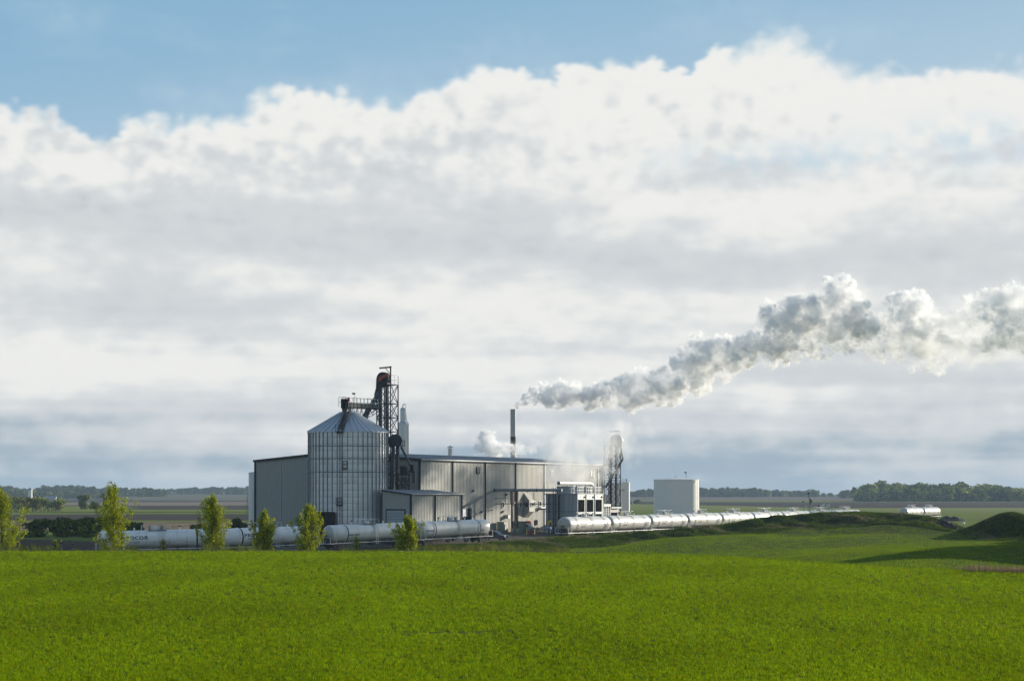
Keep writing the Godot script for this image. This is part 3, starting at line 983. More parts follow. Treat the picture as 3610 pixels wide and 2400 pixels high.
func hall() -> void:
	var t := thing("processing_hall", "long grey ribbed metal hall with low gable roof behind the tank wagons", "industrial building", Vector3(-17.4, 0, -400), TURN)
	var seams := [0.0, 13.66, 28.07, 42.3, 56.7, 71.3, 85.6, 89.6]
	for i in seams.size() - 1:
		place("wall_panel", ribbed(seams[i + 1] - seams[i] - 0.06, 0.75, 14.3, 14.3), m.wall, t, Vector3(seams[i] + 0.03, 0, 0))
	var wall_b := MB.new()
	wall_b.box(Vector3(44.8, 0.35, -0.1), Vector3(89.6, 0.75, 0.3))
	part("plinth", wall_b, m.concrete, t)
	# gable end facing the train, six sheets
	for i in 6:
		var z0 := -36.2 + i * 36.2 / 6.0
		var h0 := 15.8 - 1.5 * absf(z0 + 18.1) / 18.1
		var h1 := 15.8 - 1.5 * absf(z0 + 36.2 / 6.0 + 18.1) / 18.1
		place("gable_panel", ribbed(36.2 / 6.0 - 0.05, 0.3, h0, h1), m.wall, t, Vector3(0, 0, z0), -PI / 2)
	var far_b := MB.new()
	far_b.quad(Vector3(89.6, 0, 0), Vector3(89.6, 0, -36.2), Vector3(89.6, 14.3, -36.2), Vector3(89.6, 14.3, 0))
	far_b.tri(Vector3(89.6, 14.3, 0), Vector3(89.6, 14.3, -36.2), Vector3(89.6, 15.8, -18.1))
	far_b.quad(Vector3(89.6, 0, -36.2), Vector3(0.05, 0, -36.2), Vector3(0.05, 14.3, -36.2), Vector3(89.6, 14.3, -36.2))
	part("rear_wall", far_b, m.wall, t)
	part("roof", seamed(Vector3(-0.3, 14.28, 0.45), Vector3(90, 14.28, 0.45), Vector3(90, 15.85, -18.1), Vector3(-0.3, 15.85, -18.1), 1.6), m.roof, t)
	part("roof", seamed(Vector3(90, 14.28, -36.6), Vector3(-0.3, 14.28, -36.6), Vector3(-0.3, 15.85, -18.12), Vector3(90, 15.85, -18.12), 1.6), m.roof, t)
	member("gutter", Vector3(-0.3, 14.22, 0.55), Vector3(90, 14.22, 0.55), 0.22, m.roof, t)
	member("gable_trim", Vector3(-0.34, 14.15, 0.4), Vector3(-0.34, 15.72, -18.1), 0.12, m.dark_trim, t, 0.4)
	member("gable_trim", Vector3(-0.34, 15.72, -18.1), Vector3(-0.34, 14.15, -36.5), 0.12, m.dark_trim, t, 0.4)
	member("corner_trim", Vector3(-0.06, 0, 0.06), Vector3(-0.06, 14.1, 0.06), 0.34, m.dark_trim, t)
	member("corner_trim", Vector3(-0.06, 0, -36.2), Vector3(-0.06, 14.1, -36.2), 0.3, m.dark_trim, t)
	member("corner_trim", Vector3(89.6, 0, 0.06), Vector3(89.6, 14.1, 0.06), 0.2, m.wall, t)
	for i in range(1, 7):
		member("downspout", Vector3(seams[i], 0.1, 0.14), Vector3(seams[i], 14.15, 0.14), 0.22 if i < 4 else 0.14, m.dark_trim if i < 4 else m.steel_grey, t, 0.2)
	# openings in the long wall
	for r in [[36.2, 5.5], [44.6, 5.45], [51.4, 5.6], [54.4, 5.65]]:
		window(Vector3(r[0], r[1], 0.07), 1.15, 1.2, t, Basis(), m.white_paint)
	window(Vector3(52.3, 1.75, 0.07), 1.0, 1.1, t, Basis(), m.dark_trim)
	for r in [[60.5, 12.2, 1.5], [81.9, 12.3, 0.9], [83.2, 12.1, 0.5]]:
		slab("wall_hatch", Vector3(r[0], r[1], 0.1), Vector3(r[2], 1.4, 0.14), m.white_paint, t)
	var lv := slab("louvre", Vector3(24.8, 12.4, 0.1), Vector3(1.5, 1.35, 0.16), m.dark_trim, t)
	for i in 4:
		slab("louvre_slat", Vector3(0, -0.36 + 0.24 * i, 0.55), Vector3(0.86, 0.07, 0.5), m.steel_grey, lv)
	# half open overhead door beside the small shed
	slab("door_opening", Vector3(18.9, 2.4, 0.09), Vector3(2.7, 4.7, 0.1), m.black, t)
	slab("door_leaf", Vector3(18.7, 4.0, 0.17), Vector3(2.2, 1.5, 0.08), m.white_paint, t)
	member("door_jamb", Vector3(20.4, 0, 0.3), Vector3(20.4, 4.9, 0.3), 0.7, m.dark_trim, t)
	member("door_jamb", Vector3(17.5, 0, 0.2), Vector3(17.5, 4.9, 0.2), 0.2, m.dark_trim, t)
	# jutting bay with sloped top and underside
	var bay := MB.new()
	bay.prism(PackedVector2Array([Vector2(0, 2.84), Vector2(1.27, 4.07), Vector2(1.27, 6.4), Vector2(0, 8.0)]), 2.36, Vector3.ZERO, Basis(Vector3(0, 0, 1), Vector3.UP, Vector3(-1, 0, 0)))
	var bo := place("wall_bay", bay, m.wall, t, Vector3(47.5, 0, 0.06))
	window(Vector3(0.25, 5.55, 1.27), 1.5, 0.95, bo)
	window(Vector3(-1.18, 5.55, 0.62), 0.75, 0.9, bo, Basis(Vector3.UP, -PI / 2), m.dark_trim)
	# round exhaust, lamps and pipes
	var ex := MB.new()
	ex.tube([Vector3(0, 0, 0), Vector3(0, 0, 0.85)], 0.4, 0.4, 16)
	var eo := place("exhaust_hood", ex, m.wall, t, Vector3(37.3, 3.1, 0.05))
	ex = MB.new()
	ex.tube([Vector3(0, 0, 0.85), Vector3(0, 0, 0.9)], 0.44, 0.44, 16)
	part("cover", ex, m.white_paint, eo)
	for r in [[26.2, 4.15], [36.0, 4.15], [53.0, 4.3], [22.4, 8.35], [37.8, 7.6]]:
		var la := slab("wall_lamp", Vector3(r[0], r[1], 0.2), Vector3(0.4, 0.35, 0.3), m.dark_trim, t)
		slab("lamp_lens", Vector3(0.3, -0.4, 0.4), Vector3(0.9, 0.35, 0.9), m.white_paint, la)
	for r in [[[32.9, 5.7], [32.9, 5.7]], [[32.6, 6.85], [32.6, 6.85]], [[30.5, 4.5], [30.5, 4.5]]]:
		var pb := MB.new()
		pb.tube([Vector3(r[0][0], r[0][1], 0), Vector3(r[0][0], r[0][1], 0.7)], 0.09, 0.09, 6)
		part("pipe_stub", pb, m.steel_grey, t)
	for r in [[37.2, 5.6, 8.1], [48.6, 8.1, 8.6], [51.6, 6.4, 8.6], [39.5, 5.8, 8.3]]:
		member("conduit", Vector3(r[0], r[1], 0.2), Vector3(r[0], r[2], 0.2), 0.1, m.steel_dark, t)
	member("canopy", Vector3(53.6, 4.85, 0.5), Vector3(58.9, 4.85, 0.5), 0.5, m.white_paint, t, 0.25)

func small_hall() -> void:
	var t := thing("metal_shed", "small grey ribbed metal shed with a white roller door beside the silo", "shed", Vector3(-18.1, 0, -380), TURN)
	place("wall_panel", ribbed(9.2, 0.3, 7.75, 7.75), m.wall, t, Vector3(0.05, 0, 0))
	place("wall_panel", ribbed(10.8, 0.3, 7.75, 7.75), m.wall, t, Vector3(9.35, 0, 0))
	place("gable_panel", ribbed(5.7, 0.1, 8.45, 7.75), m.wall, t, Vector3(0, 0, -5.7), -PI / 2)
	var b := MB.new()
	b.quad(Vector3(20.2, 0, 0), Vector3(20.2, 0, -5.7), Vector3(20.2, 8.45, -5.7), Vector3(20.2, 7.75, 0))
	b.quad(Vector3(20.2, 0, -5.7), Vector3(0.05, 0, -5.7), Vector3(0.05, 8.45, -5.7), Vector3(20.2, 8.45, -5.7))
	part("rear_wall", b, m.wall, t)
	part("roof", seamed(Vector3(-0.25, 7.76, 0.35), Vector3(20.5, 7.76, 0.35), Vector3(20.5, 8.52, -5.9), Vector3(-0.25, 8.52, -5.9), 1.5), m.roof, t)
	member("gutter", Vector3(-0.25, 7.7, 0.45), Vector3(20.5, 7.7, 0.45), 0.16, m.roof, t)
	member("gable_trim", Vector3(-0.28, 7.62, 0.3), Vector3(-0.28, 8.4, -5.9), 0.1, m.dark_trim, t, 0.25)
	member("corner_trim", Vector3(-0.04, 0, 0.06), Vector3(-0.04, 7.65, 0.06), 0.32, m.dark_trim, t)
	member("corner_trim", Vector3(20.2, 0, 0.06), Vector3(20.2, 7.65, 0.06), 0.3, m.dark_trim, t)
	member("downspout", Vector3(9.3, 0, 0.12), Vector3(9.3, 7.65, 0.12), 0.26, m.dark_trim, t)
	var dr := MB.new()
	dr.box(Vector3(-0.04, 2.5, -3.0), Vector3(0.1, 5.1, 4.0))
	part("door_frame", dr, m.dark_trim, t)
	for i in 9:
		slab("door_slat", Vector3(-0.12, 0.3 + i * 0.53, -3.0), Vector3(0.1, 0.5, 3.6), m.roof if i % 4 == 3 else m.tower_panel, t)

func silo() -> void:
	var c := Vector3(-29.9, 0, -388)
	var r := 7.19
	var eave := 19.0
	var t := thing("grain_silo", "big galvanised steel grain silo with conical ribbed roof beside the hall", "silo", c)
	var rings := 16
	var rh := eave / rings
	var facing := [PI / 2 - 0.55, PI / 2 + 2.2]
	# curved sheets on the side that shows, 24 to a ring
	var shapes := []
	for v in 5:
		var b := MB.new()
		var s: float = [1.0, 0.93, 1.06, 0.88, 1.0][v]
		b.col = Color(s, s, s * [1.0, 1.02, 1.0, 0.98, 1.03][v])
		b.lathe([Vector2(r, 0.012), Vector2(r + 0.025, rh * 0.25), Vector2(r, rh * 0.5), Vector2(r + 0.025, rh * 0.75), Vector2(r, rh - 0.012)], 4, Transform3D(), true, 0.0, TAU / 24 - 0.003)
		shapes.append(b.mesh())
	for j in rings:
		for k in 24:
			if k >= 12 and k < 20: continue
			var o := obj("wall_sheet", shapes[rng.randi_range(0, 4)], m.zinc, t)
			o.position.y = rh * j
			o.rotation.y = -TAU * k / 24 + (0.13 if j % 2 else 0.0)
	var b := MB.new()
	b.lathe([Vector2(r - 0.03, 0), Vector2(r - 0.03, eave)], 48)
	part("inner_shell", b, m.zinc_plain, t)
	b = MB.new()
	b.box(Vector3(0, eave / 2.0, 0), Vector3(0.12, eave, 0.13))
	var stiff := b.mesh()
	for k in 48:
		var a := TAU * (k + 0.5) / 48
		var o := obj("stiffener", stiff, m.zinc_line, t)
		o.transform = Transform3D(Basis(Vector3.UP, -a), Vector3(cos(a), 0, sin(a)) * (r + 0.08)) * Transform3D(Basis(Vector3.UP, PI / 2), Vector3.ZERO)
	for y in [16.3, 14.0, 11.6]:
		b = MB.new()
		b.lathe([Vector2(r + 0.1, y), Vector2(r + 0.2, y + 0.04), Vector2(r + 0.2, y + 0.12), Vector2(r + 0.1, y + 0.16)], 48)
		part("wind_ring", b, m.zinc_line, t)
	# roof: 36 ribbed wedges
	b = MB.new()
	var top := 22.5
	var a1 := TAU / 36
	var lo0 := Vector3(r + 0.28, eave - 0.05, 0)
	var lo1 := Vector3(cos(a1), 0, sin(a1)) * (r + 0.28) + Vector3(0, eave - 0.05, 0)
	var hi0 := Vector3(1.45, top, 0)
	var hi1 := Vector3(cos(a1), 0, sin(a1)) * 1.45 + Vector3(0, top, 0)
	b.quad(lo0, hi0, hi1, lo1)
	b.quad(lo0 - Vector3(0, 0.1, 0), lo0, lo1, lo1 - Vector3(0, 0.1, 0))
	b.bar(lo0 + Vector3(0, 0.08, 0), hi0 + Vector3(0, 0.08, 0), 0.11, 0.2)
	var wedge := b.mesh()
	for k in 36:
		obj("roof_panel", wedge, m.zinc_roof, t).rotation.y = a1 * k
	b = MB.new()
	b.lathe([Vector2(1.55, top - 0.1), Vector2(1.5, top + 0.12), Vector2(0.9, top + 0.3), Vector2(0, top + 0.35)], 24)
	part("roof_cap", b, m.zinc_roof, t)
	# dark filling house in the foot, ladder with rests, stair up the roof
	var ang := 1.67
	b = MB.new()
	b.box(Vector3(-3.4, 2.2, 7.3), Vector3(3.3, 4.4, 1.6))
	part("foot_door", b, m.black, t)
	member("door_head", Vector3(-5.1, 4.5, 8.15), Vector3(-1.7, 4.5, 8.15), 0.16, m.steel_dark, t)
	var la := MB.new()
	var dir := Vector3(cos(ang), 0, sin(ang))
	var sd := Vector3(-sin(ang), 0, cos(ang)) * 0.25
	for s in [-1.0, 1.0]:
		la.bar(dir * (r + 0.35) + sd * s, dir * (r + 0.35) + sd * s + Vector3(0, eave, 0), 0.06)
	for i in 60:
		la.bar(dir * (r + 0.35) - sd + Vector3(0, 0.3 + i * 0.31, 0), dir * (r + 0.35) + sd + Vector3(0, 0.3 + i * 0.31, 0), 0.04)
	part("ladder", la, m.steel_dark, t)
	for q in [[12.3, 1.57], [5.7, 1.70]]:
		var d2 := Vector3(cos(q[1]), 0, sin(q[1]))
		var rest := MB.new()
		var bs := Basis(Vector3.UP, PI / 2 - q[1])
		var pos: Vector3 = d2 * (r + 0.7) + Vector3(0, q[0], 0)
		rest.box(pos, Vector3(1.0, 0.22, 1.0), bs)
		for sx in [-0.45, 0.45]:
			for sz in [-0.4, 0.45]:
				rest.bar(pos + bs * Vector3(sx, 0, sz), pos + bs * Vector3(sx, 1.35, sz), 0.1)
		for yy in [0.7, 1.3]:
			rest.bar(pos + bs * Vector3(-0.45, yy, 0.45), pos + bs * Vector3(0.45, yy, 0.45), 0.1)
			for sx in [-0.45, 0.45]:
				rest.bar(pos + bs * Vector3(sx, yy, -0.4), pos + bs * Vector3(sx, yy, 0.45), 0.1)
		part("ladder_rest", rest, m.steel_dark, t)
	var foot := Vector3(cos(ang + 0.02), 0, sin(ang + 0.02)) * (r + 0.5) + Vector3(0, eave - 0.3, 0)
	var head := Vector3(0.3, top + 0.9, 1.2)
	var stair := MB.new()
	var across := (head - foot).cross(Vector3.UP).normalized() * 0.4
	for s in [-1.0, 1.0]:
		stair.bar(foot + across * s, head + across * s, 0.12, 0.4)
		stair.bar(foot + across * s + Vector3(0, 1.05, 0), head + across * s + Vector3(0, 1.05, 0), 0.06)
		stair.bar(foot + across * s + Vector3(0, 0.55, 0), head + across * s + Vector3(0, 0.55, 0), 0.05)
		for i in 9:
			var p: Vector3 = foot.lerp(head, i / 8.0) + across * s
			stair.bar(p, p + Vector3(0, 1.05, 0), 0.06)
	for i in 22:
		var p := foot.lerp(head, i / 22.0)
		stair.box(p, Vector3(0.22, 0.04, 0.75), Basis(across.normalized().cross(Vector3.UP), Vector3.UP, across.normalized()))
	part("roof_stair", stair, m.dark_trim, t)
	var pk := MB.new()
	var pp := foot + Vector3(0, 0.1, 0)
	pk.box(pp, Vector3(1.5, 0.12, 1.3))
	for sx in [-0.7, 0.0, 0.7]:
		pk.bar(pp + Vector3(sx, 0, 0.6), pp + Vector3(sx, 1.2, 0.6), 0.08)
	for yy in [0.6, 1.15]:
		pk.bar(pp + Vector3(-0.7, yy, 0.6), pp + Vector3(0.7, yy, 0.6), 0.07)
	part("stair_foot", pk, m.steel_dark, t)
	# vane on the cap
	member("vane_pole", Vector3(1.25, top, 0.2), Vector3(1.25, top + 3.6, 0.2), 0.07, m.steel_grey, t)
	slab("vane", Vector3(1.05, top + 3.5, 0.2), Vector3(0.55, 0.3, 0.2), m.steel_dark, t)

# square lattice mast: near corner at the origin, x along the hall, z out of its wall
func lattice(t: Node3D, s: float, h: float, floors: Array, mt: Material, w := 0.17) -> void:
	var cs := [Vector3(0, 0, 0), Vector3(s, 0, 0), Vector3(s, 0, -s), Vector3(0, 0, -s)]
	for c in cs:
		member("leg", c, c + Vector3(0, h, 0), w, mt, t)
	for i in floors.size():
		for k in 4:
			var a: Vector3 = cs[k] + Vector3(0, floors[i], 0)
			var b: Vector3 = cs[(k + 1) % 4] + Vector3(0, floors[i], 0)
			member("strut", a, b, 0.13, mt, t)
			if i < floors.size() - 1 and floors[i + 1] - floors[i] > 1.2:
				var up := Vector3(0, floors[i + 1] - floors[i], 0)
				member("brace", a, b + up, 0.09, mt, t)
				member("brace", b, a + up, 0.09, mt, t)

func rails(b: MB, a: Vector3, c: Vector3, h := 1.1, gap := 1.0, w := 0.06) -> void:
	var n := int(maxf(1.0, round(a.distance_to(c) / gap)))
	for i in n + 1:
		var p := a.lerp(c, float(i) / n)
		b.bar(p, p + Vector3(0, h, 0), w)
	for y in [h * 0.52, h]:
		b.bar(a + Vector3(0, y, 0), c + Vector3(0, y, 0), w)

func towers() -> void:
	# --- the tall bucket elevator behind the silo
	var t := thing("bucket_elevator", "tall dark lattice bucket elevator tower rising behind the grain silo", "elevator tower", Vector3(-22.6, 0, -396), TURN)
	var s := 2.93
	var levels := []
	var y := 1.0
	while y < 27.0:
		levels.append(y)
		y += 2.62
	levels.append(28.1)
	lattice(t, s, 28.1, levels, m.steel_dark)
	member("jib_post", Vector3(0, 28, 0), Vector3(0, 31.5, 0), 0.2, m.steel_dark, t)
	member("jib_arm", Vector3(0.1, 31.35, 0.1), Vector3(0.1, 31.2, -2.4), 0.26, m.steel_dark, t)
	member("jib_brace", Vector3(0, 29.9, 0), Vector3(0, 31.2, -1.1), 0.1, m.steel_dark, t)
	var b := MB.new()
	b.box(Vector3(s / 2, 28.1, -s / 2), Vector3(s + 0.2, 0.12, s + 0.2))
	part("platform", b, m.steel_dark, t)
	b = MB.new()
	rails(b, Vector3(0, 28.1, 0.05), Vector3(s, 28.1, 0.05), 1.9, 1.4)
	rails(b, Vector3(s, 28.1, 0), Vector3(s, 28.1, -s), 1.9, 1.4)
	part("platform_rail", b, m.steel_grey, t)
	for z in [-2.35, -0.95]:
		b = MB.new()
		b.box(Vector3(0.35, 14.6, z), Vector3(0.55, 27.6, 0.5))
		for i in 13:
			b.box(Vector3(0.35, 1.5 + i * 2.1, z), Vector3(0.66, 0.1, 0.62))
		part("leg_casing", b, m.zinc_dark, t)
	var ladder := MB.new()
	for q in [0.0, 0.4]:
		ladder.bar(Vector3(s + 0.1, 1, -1.2 - q), Vector3(s + 0.1, 28, -1.2 - q), 0.05)
	part("ladder", ladder, m.steel_dark, t)
	# head: rounded hood with a spout running down to the conveyor
	b = MB.new()
	var o := PackedVector2Array()
	for i in 15:
		var a := PI * i / 14.0
		o.append(Vector2(-1.65 - 1.25 * cos(a), 29.0 + 1.45 * sin(a)))
	o.append_array(PackedVector2Array([Vector2(-0.55, 28.6), Vector2(-1.1, 27.9), Vector2(-2.3, 27.6), Vector2(-2.75, 26.9), Vector2(-3.0, 27.0)]))
	b.prism(o, 1.25, Vector3(0.35, 0, 0), Basis(Vector3(0, 0, 1), Vector3.UP, Vector3(-1, 0, 0)))
	var head := part("head", b, m.steel_dark, t)
	b = MB.new()
	b.bar(Vector3(-0.5, 29.2, -2.1), Vector3(-0.5, 29.9, -0.2), 0.45, 0.55)
	b.box(Vector3(-0.5, 29.0, -1.9), Vector3(0.5, 0.6, 0.7))
	part("motor", b, m.orange, t)
	b = MB.new()
	b.bar(Vector3(0.35, 27.9, -2.5), Vector3(0.35, 26.0, -3.05), 0.9)
	b.bar(Vector3(0.35, 26.1, -2.95), Vector3(0.35, 22.3, -5.7), 0.68)
	b.bar(Vector3(0.35, 22.4, -5.65), Vector3(0.35, 21.1, -5.5), 0.75)
	part("spout", b, m.zinc_dark, t)
	# --- conveyor bridge from the tower to the silo's cap
	var c := thing("conveyor_bridge", "railed conveyor bridge between elevator tower and silo top", "conveyor", Vector3.ZERO)
	var a0 := Vector3(-24.9, 0, -396.6)
	var a1 := Vector3(-30.6, 0, -388.0)
	var run := (a1 - a0).normalized()
	var wide := run.cross(Vector3.UP) * 0.6
	var lv := Vector3(0, 24.0, 0)
	b = MB.new()
	b.bar(a0 + lv, a1 + lv, 0.7, 0.75)
	var box_ := part("conveyor", b, mottle(mat("worn_paint", 0.34, 0.33, 0.28, 0.8), 0.25, 1.0, 3.0, 4), c)
	b = MB.new()
	b.bar(a0 + lv + Vector3(0, -0.5, 0), a1 + lv + Vector3(0, -0.5, 0), 1.5, 0.14)
	part("walkway", b, m.steel_dark, c)
	b = MB.new()
	for sg in [-1.0, 1.0]:
		rails(b, a0 + wide * 1.3 * sg + lv + Vector3(0, -0.4, 0), a1 + run * 0.6 + wide * 1.3 * sg + lv + Vector3(0, -0.4, 0), 1.75, 1.1, 0.07)
	rails(b, a1 + run * 0.6 - wide * 1.3 + lv + Vector3(0, -0.4, 0), a1 + run * 0.6 + wide * 1.3 + lv + Vector3(0, -0.4, 0), 1.75, 1.1, 0.07)
	part("guard_rail", b, m.steel_grey, c)
	b = MB.new()
	for sg in [-1.0, 1.0]:
		var under := []
		for i in 9:
			var k := i / 8.0
			under.append(a0.lerp(a1, k) + wide * sg + Vector3(0, 23.4 - 1.5 * clampf(minf(k, 1.0 - k) * 3.0, 0, 1), 0))
		for i in 8:
			b.bar(under[i], under[i + 1], 0.08)
			var q: Vector3 = a0.lerp(a1, (i + 0.5) / 8.0) + wide * sg + Vector3(0, 23.4, 0)
			b.bar(under[i], q, 0.06)
			b.bar(q, under[i + 1], 0.06)
	part("truss", b, m.steel_dark, c)
	b = MB.new()
	b.box(a1 + Vector3(0.1, 24.2, 0.2), Vector3(1.3, 1.7, 1.3))
	b.bar(a1 + Vector3(0, 23.6, 0.2), a1 + Vector3(0.1, 22.3, 0.2), 0.8)
	part("discharge_box", b, m.black, c)
	slab("drive_motor", a1 + Vector3(0.85, 24.9, 0.7), Vector3(0.35, 0.8, 0.35), m.red, c)
	# --- the lower elevator leg in front of the tower and its spout
	t = thing("short_elevator", "shorter dark bucket elevator leg standing inside the tall tower's foot", "elevator tower", Vector3(-22.0, 0, -394.3), TURN)
	b = MB.new()
	o = PackedVector2Array()
	for i in 13:
		var a := PI * i / 12.0
		o.append(Vector2(-1.2 * cos(a), 17.6 + 1.2 * sin(a)))
	o.append_array(PackedVector2Array([Vector2(1.0, 16.8), Vector2(-1.0, 16.8)]))
	b.prism(o, 1.0, Vector3(0.7, 0, 0), Basis(Vector3(0.87, 0, 0.5), Vector3.UP, Vector3(-0.5, 0, 0.87)))
	part("head", b, m.steel_dark, t)
	for x in [0.1, 1.35]:
		b = MB.new()
		b.box(Vector3(x, 8.6, -0.1 + 0.2 * x), Vector3(0.5, 16.6, 0.5))
		part("leg_casing", b, m.zinc_dark, t)
	b = MB.new()
	b.box(Vector3(0.7, 16.7, 0.1), Vector3(3.4, 0.15, 2.0))
	part("platform", b, m.steel_dark, t)
	b = MB.new()
	rails(b, Vector3(-1.0, 16.7, 1.1), Vector3(2.4, 16.7, 1.1), 1.0, 0.9)
	part("platform_rail", b, m.steel_dark, t)
	b = MB.new()
	b.bar(Vector3(1.5, 16.5, 0.8), Vector3(2.2, 11.8, 3.2), 0.36)
	b.bar(Vector3(2.2, 11.9, 3.2), Vector3(2.2, 9.8, 3.25), 0.5)
	part("spout", b, m.zinc_dark, t)
	# --- small hopper on stilts beside the hall's corner
	t = thing("hopper_stand", "small dark hopper on a braced stand before the hall's corner", "hopper", Vector3(-19.7, 0, -393.0), TURN)
	lattice(t, 1.5, 11.5, [7.0, 9.0, 10.6, 11.5], m.steel_dark, 0.14)
	b = MB.new()
	b.box(Vector3(0.7, 12.1, -0.7), Vector3(1.0, 1.6, 1.0))
	part("hopper", b, m.steel_dark, t)
	b = MB.new()
	b.box(Vector3(0.4, 11.3, -0.4), Vector3(2.4, 0.15, 3.4))
	rails(b, Vector3(-0.8, 11.3, -2.1), Vector3(-0.8, 11.3, 1.3), 1.2, 0.8)
	part("platform", b, m.steel_dark, t)
	slab("cabinet", Vector3(0.4, 12.4, 0.95), Vector3(1.1, 1.5, 0.4), m.black, t)
	slab("inspection_window", Vector3(-0.2, 12.5, 0.95), Vector3(0.16, 0.8, 0.3), m.steel_grey, t)
	# --- second tower at the far end of the hall
	var p := at(2171, 481)
	t = thing("lattice_tower", "slender lattice elevator tower half veiled by steam at the hall's far end", "elevator tower", p, TURN)
	levels = [0.4, 3.2, 5.2, 8.0, 10.8, 11.3, 14.0, 16.4, 18.7]
	lattice(t, 2.84, 18.7, levels, m.steel_dark, 0.16)
	for z in [-1.75, -0.5]:
		b = MB.new()
		b.box(Vector3(1.4, 9.6, z), Vector3(0.5, 18.6, 0.42))
		part("leg_casing", b, m.steel_dark, t)
	b = MB.new()
	o = PackedVector2Array()
	for i in 15:
		var a := PI * i / 14.0
		o.append(Vector2(-0.35 - 1.45 * cos(a), 19.6 + 1.6 * sin(a)))
	o.append_array(PackedVector2Array([Vector2(0.9, 18.4), Vector2(0.0, 17.9), Vector2(-1.0, 18.5), Vector2(-1.7, 18.9)]))
	b.prism(o, 1.3, Vector3(1.4, 0, 0), Basis(Vector3(0.2, 0, 0.98), Vector3.UP, Vector3(-0.98, 0, 0.2)))
	part("head", b, m.steel_grey, t)
	b = MB.new()
	rails(b, Vector3(0, 18.7, -2.84), Vector3(0, 18.7, -1.2), 1.6, 0.8)
	rails(b, Vector3(2.8, 18.7, -2.84), Vector3(2.8, 18.7, -1.2), 1.6, 0.8)
	part("platform_rail", b, m.steel_grey, t)
	member("jib_post", Vector3(2.5, 18.7, 0.0), Vector3(2.5, 22.0, 0.0), 0.14, m.steel_grey, t)
	member("jib_arm", Vector3(2.5, 21.95, 0.05), Vector3(1.2, 21.9, -2.2), 0.16, m.steel_grey, t)
	member("jib_brace", Vector3(2.5, 20.9, 0), Vector3(1.95, 21.9, -1.0), 0.08, m.steel_grey, t)
	b = MB.new()
	b.bar(Vector3(1.9, 18.6, 0.5), Vector3(2.3, 15.6, 0.8), 0.34)
	b.bar(Vector3(2.4, 15.9, 0.85), Vector3(-1.2, 9.2, -2.0), 0.38)
	part("spout", b, m.zinc_dark, t)
	b = MB.new()
	b.box(Vector3(1.4, 2.6, 0.6), Vector3(3.2, 0.12, 1.4))
	rails(b, Vector3(-0.2, 2.6, 1.3), Vector3(3.0, 2.6, 1.3), 1.1, 0.8)
	part("lower_platform", b, m.yellow, t)

func roof_things() -> void:
	# silver column behind the roof ridge
	var p := at(1420, 432)
	var t := thing("distillation_column", "tall silvery two-stage column rising above the hall roof behind the towers", "column", p)
	var b := MB.new()
	b.lathe([Vector2(1.0, 8.0), Vector2(1.0, 21.6), Vector2(0.95, 22.0), Vector2(0.56, 22.45)], 28)
	part("lower_shell", b, m.steel_bright, t)
	b = MB.new()
	b.lathe([Vector2(0.54, 22.3), Vector2(0.54, 24.9), Vector2(0.4, 25.2), Vector2(0, 25.3)], 24)
	part("upper_shell", b, m.steel_bright, t)
	b = MB.new()
	b.tube([Vector3(0, 25.2, 0), Vector3(0, 25.7, 0), Vector3(0.12, 25.9, 0), Vector3(0.55, 25.9, 0), Vector3(0.68, 25.7, 0), Vector3(0.68, 22.8, 0.1), Vector3(1.12, 22.0, 0.15), Vector3(1.12, 8.0, 0.15)], 0.1, 0.1, 8)
	part("vapour_pipe", b, m.steel_bright, t)
	b = MB.new()
	b.tube([Vector3(0.35, 8.0, 0.85), Vector3(0.35, 18.6, 0.85)], 0.3, 0.3, 14)
	part("side_vessel", b, m.steel_bright, t)
	# vent on the ridge
	t = thing("roof_vent", "short capped metal flue on the hall roof left of the stack", "flue", at(1587, 446, 15.4))
	b = MB.new()
	b.lathe([Vector2(0.44, 0), Vector2(0.44, 1.9)], 16)
	part("pipe", b, m.steel_bright, t)
	b = MB.new()
	b.lathe([Vector2(0.62, 2.05), Vector2(0.62, 2.15), Vector2(0.0, 2.5)], 16)
	for i in 4:
		var a := TAU * i / 4
		b.bar(Vector3(cos(a) * 0.42, 1.85, sin(a) * 0.42), Vector3(cos(a) * 0.5, 2.1, sin(a) * 0.5), 0.06)
	part("cap", b, m.steel_bright, t)
	# the stack
	t = thing("smoke_stack", "slim grey steel stack with a rusty lower half on the hall roof", "chimney", at(1809, 482))
	for r in [[14.6, 17.0, "stack_grey"], [17.0, 20.7, "stack_rust"], [20.7, 23.6, "stack_grey"], [23.6, 26.9, "stack_grey"]]:
		if not m.has(r[2]):
			mottle(mat("stack_grey", 0.42, 0.42, 0.385, 0.5), 0.8, 1.0, 2.5, 8)
			mottle(mat("stack_rust", 0.10, 0.08, 0.062, 0.8), 0.5, 1.0, 2.0, 8)
		b = MB.new()
		b.lathe([Vector2(0.62, r[0]), Vector2(0.62, r[1] - 0.06), Vector2(0.66, r[1] - 0.05), Vector2(0.66, r[1])], 22)
		part("stack_section", b, m[r[2]], t)
	b = MB.new()
	b.lathe([Vector2(0.66, 26.9), Vector2(0.52, 26.9), Vector2(0.52, 25.5)], 22)
	part("rim", b, m.steel_grey, t)

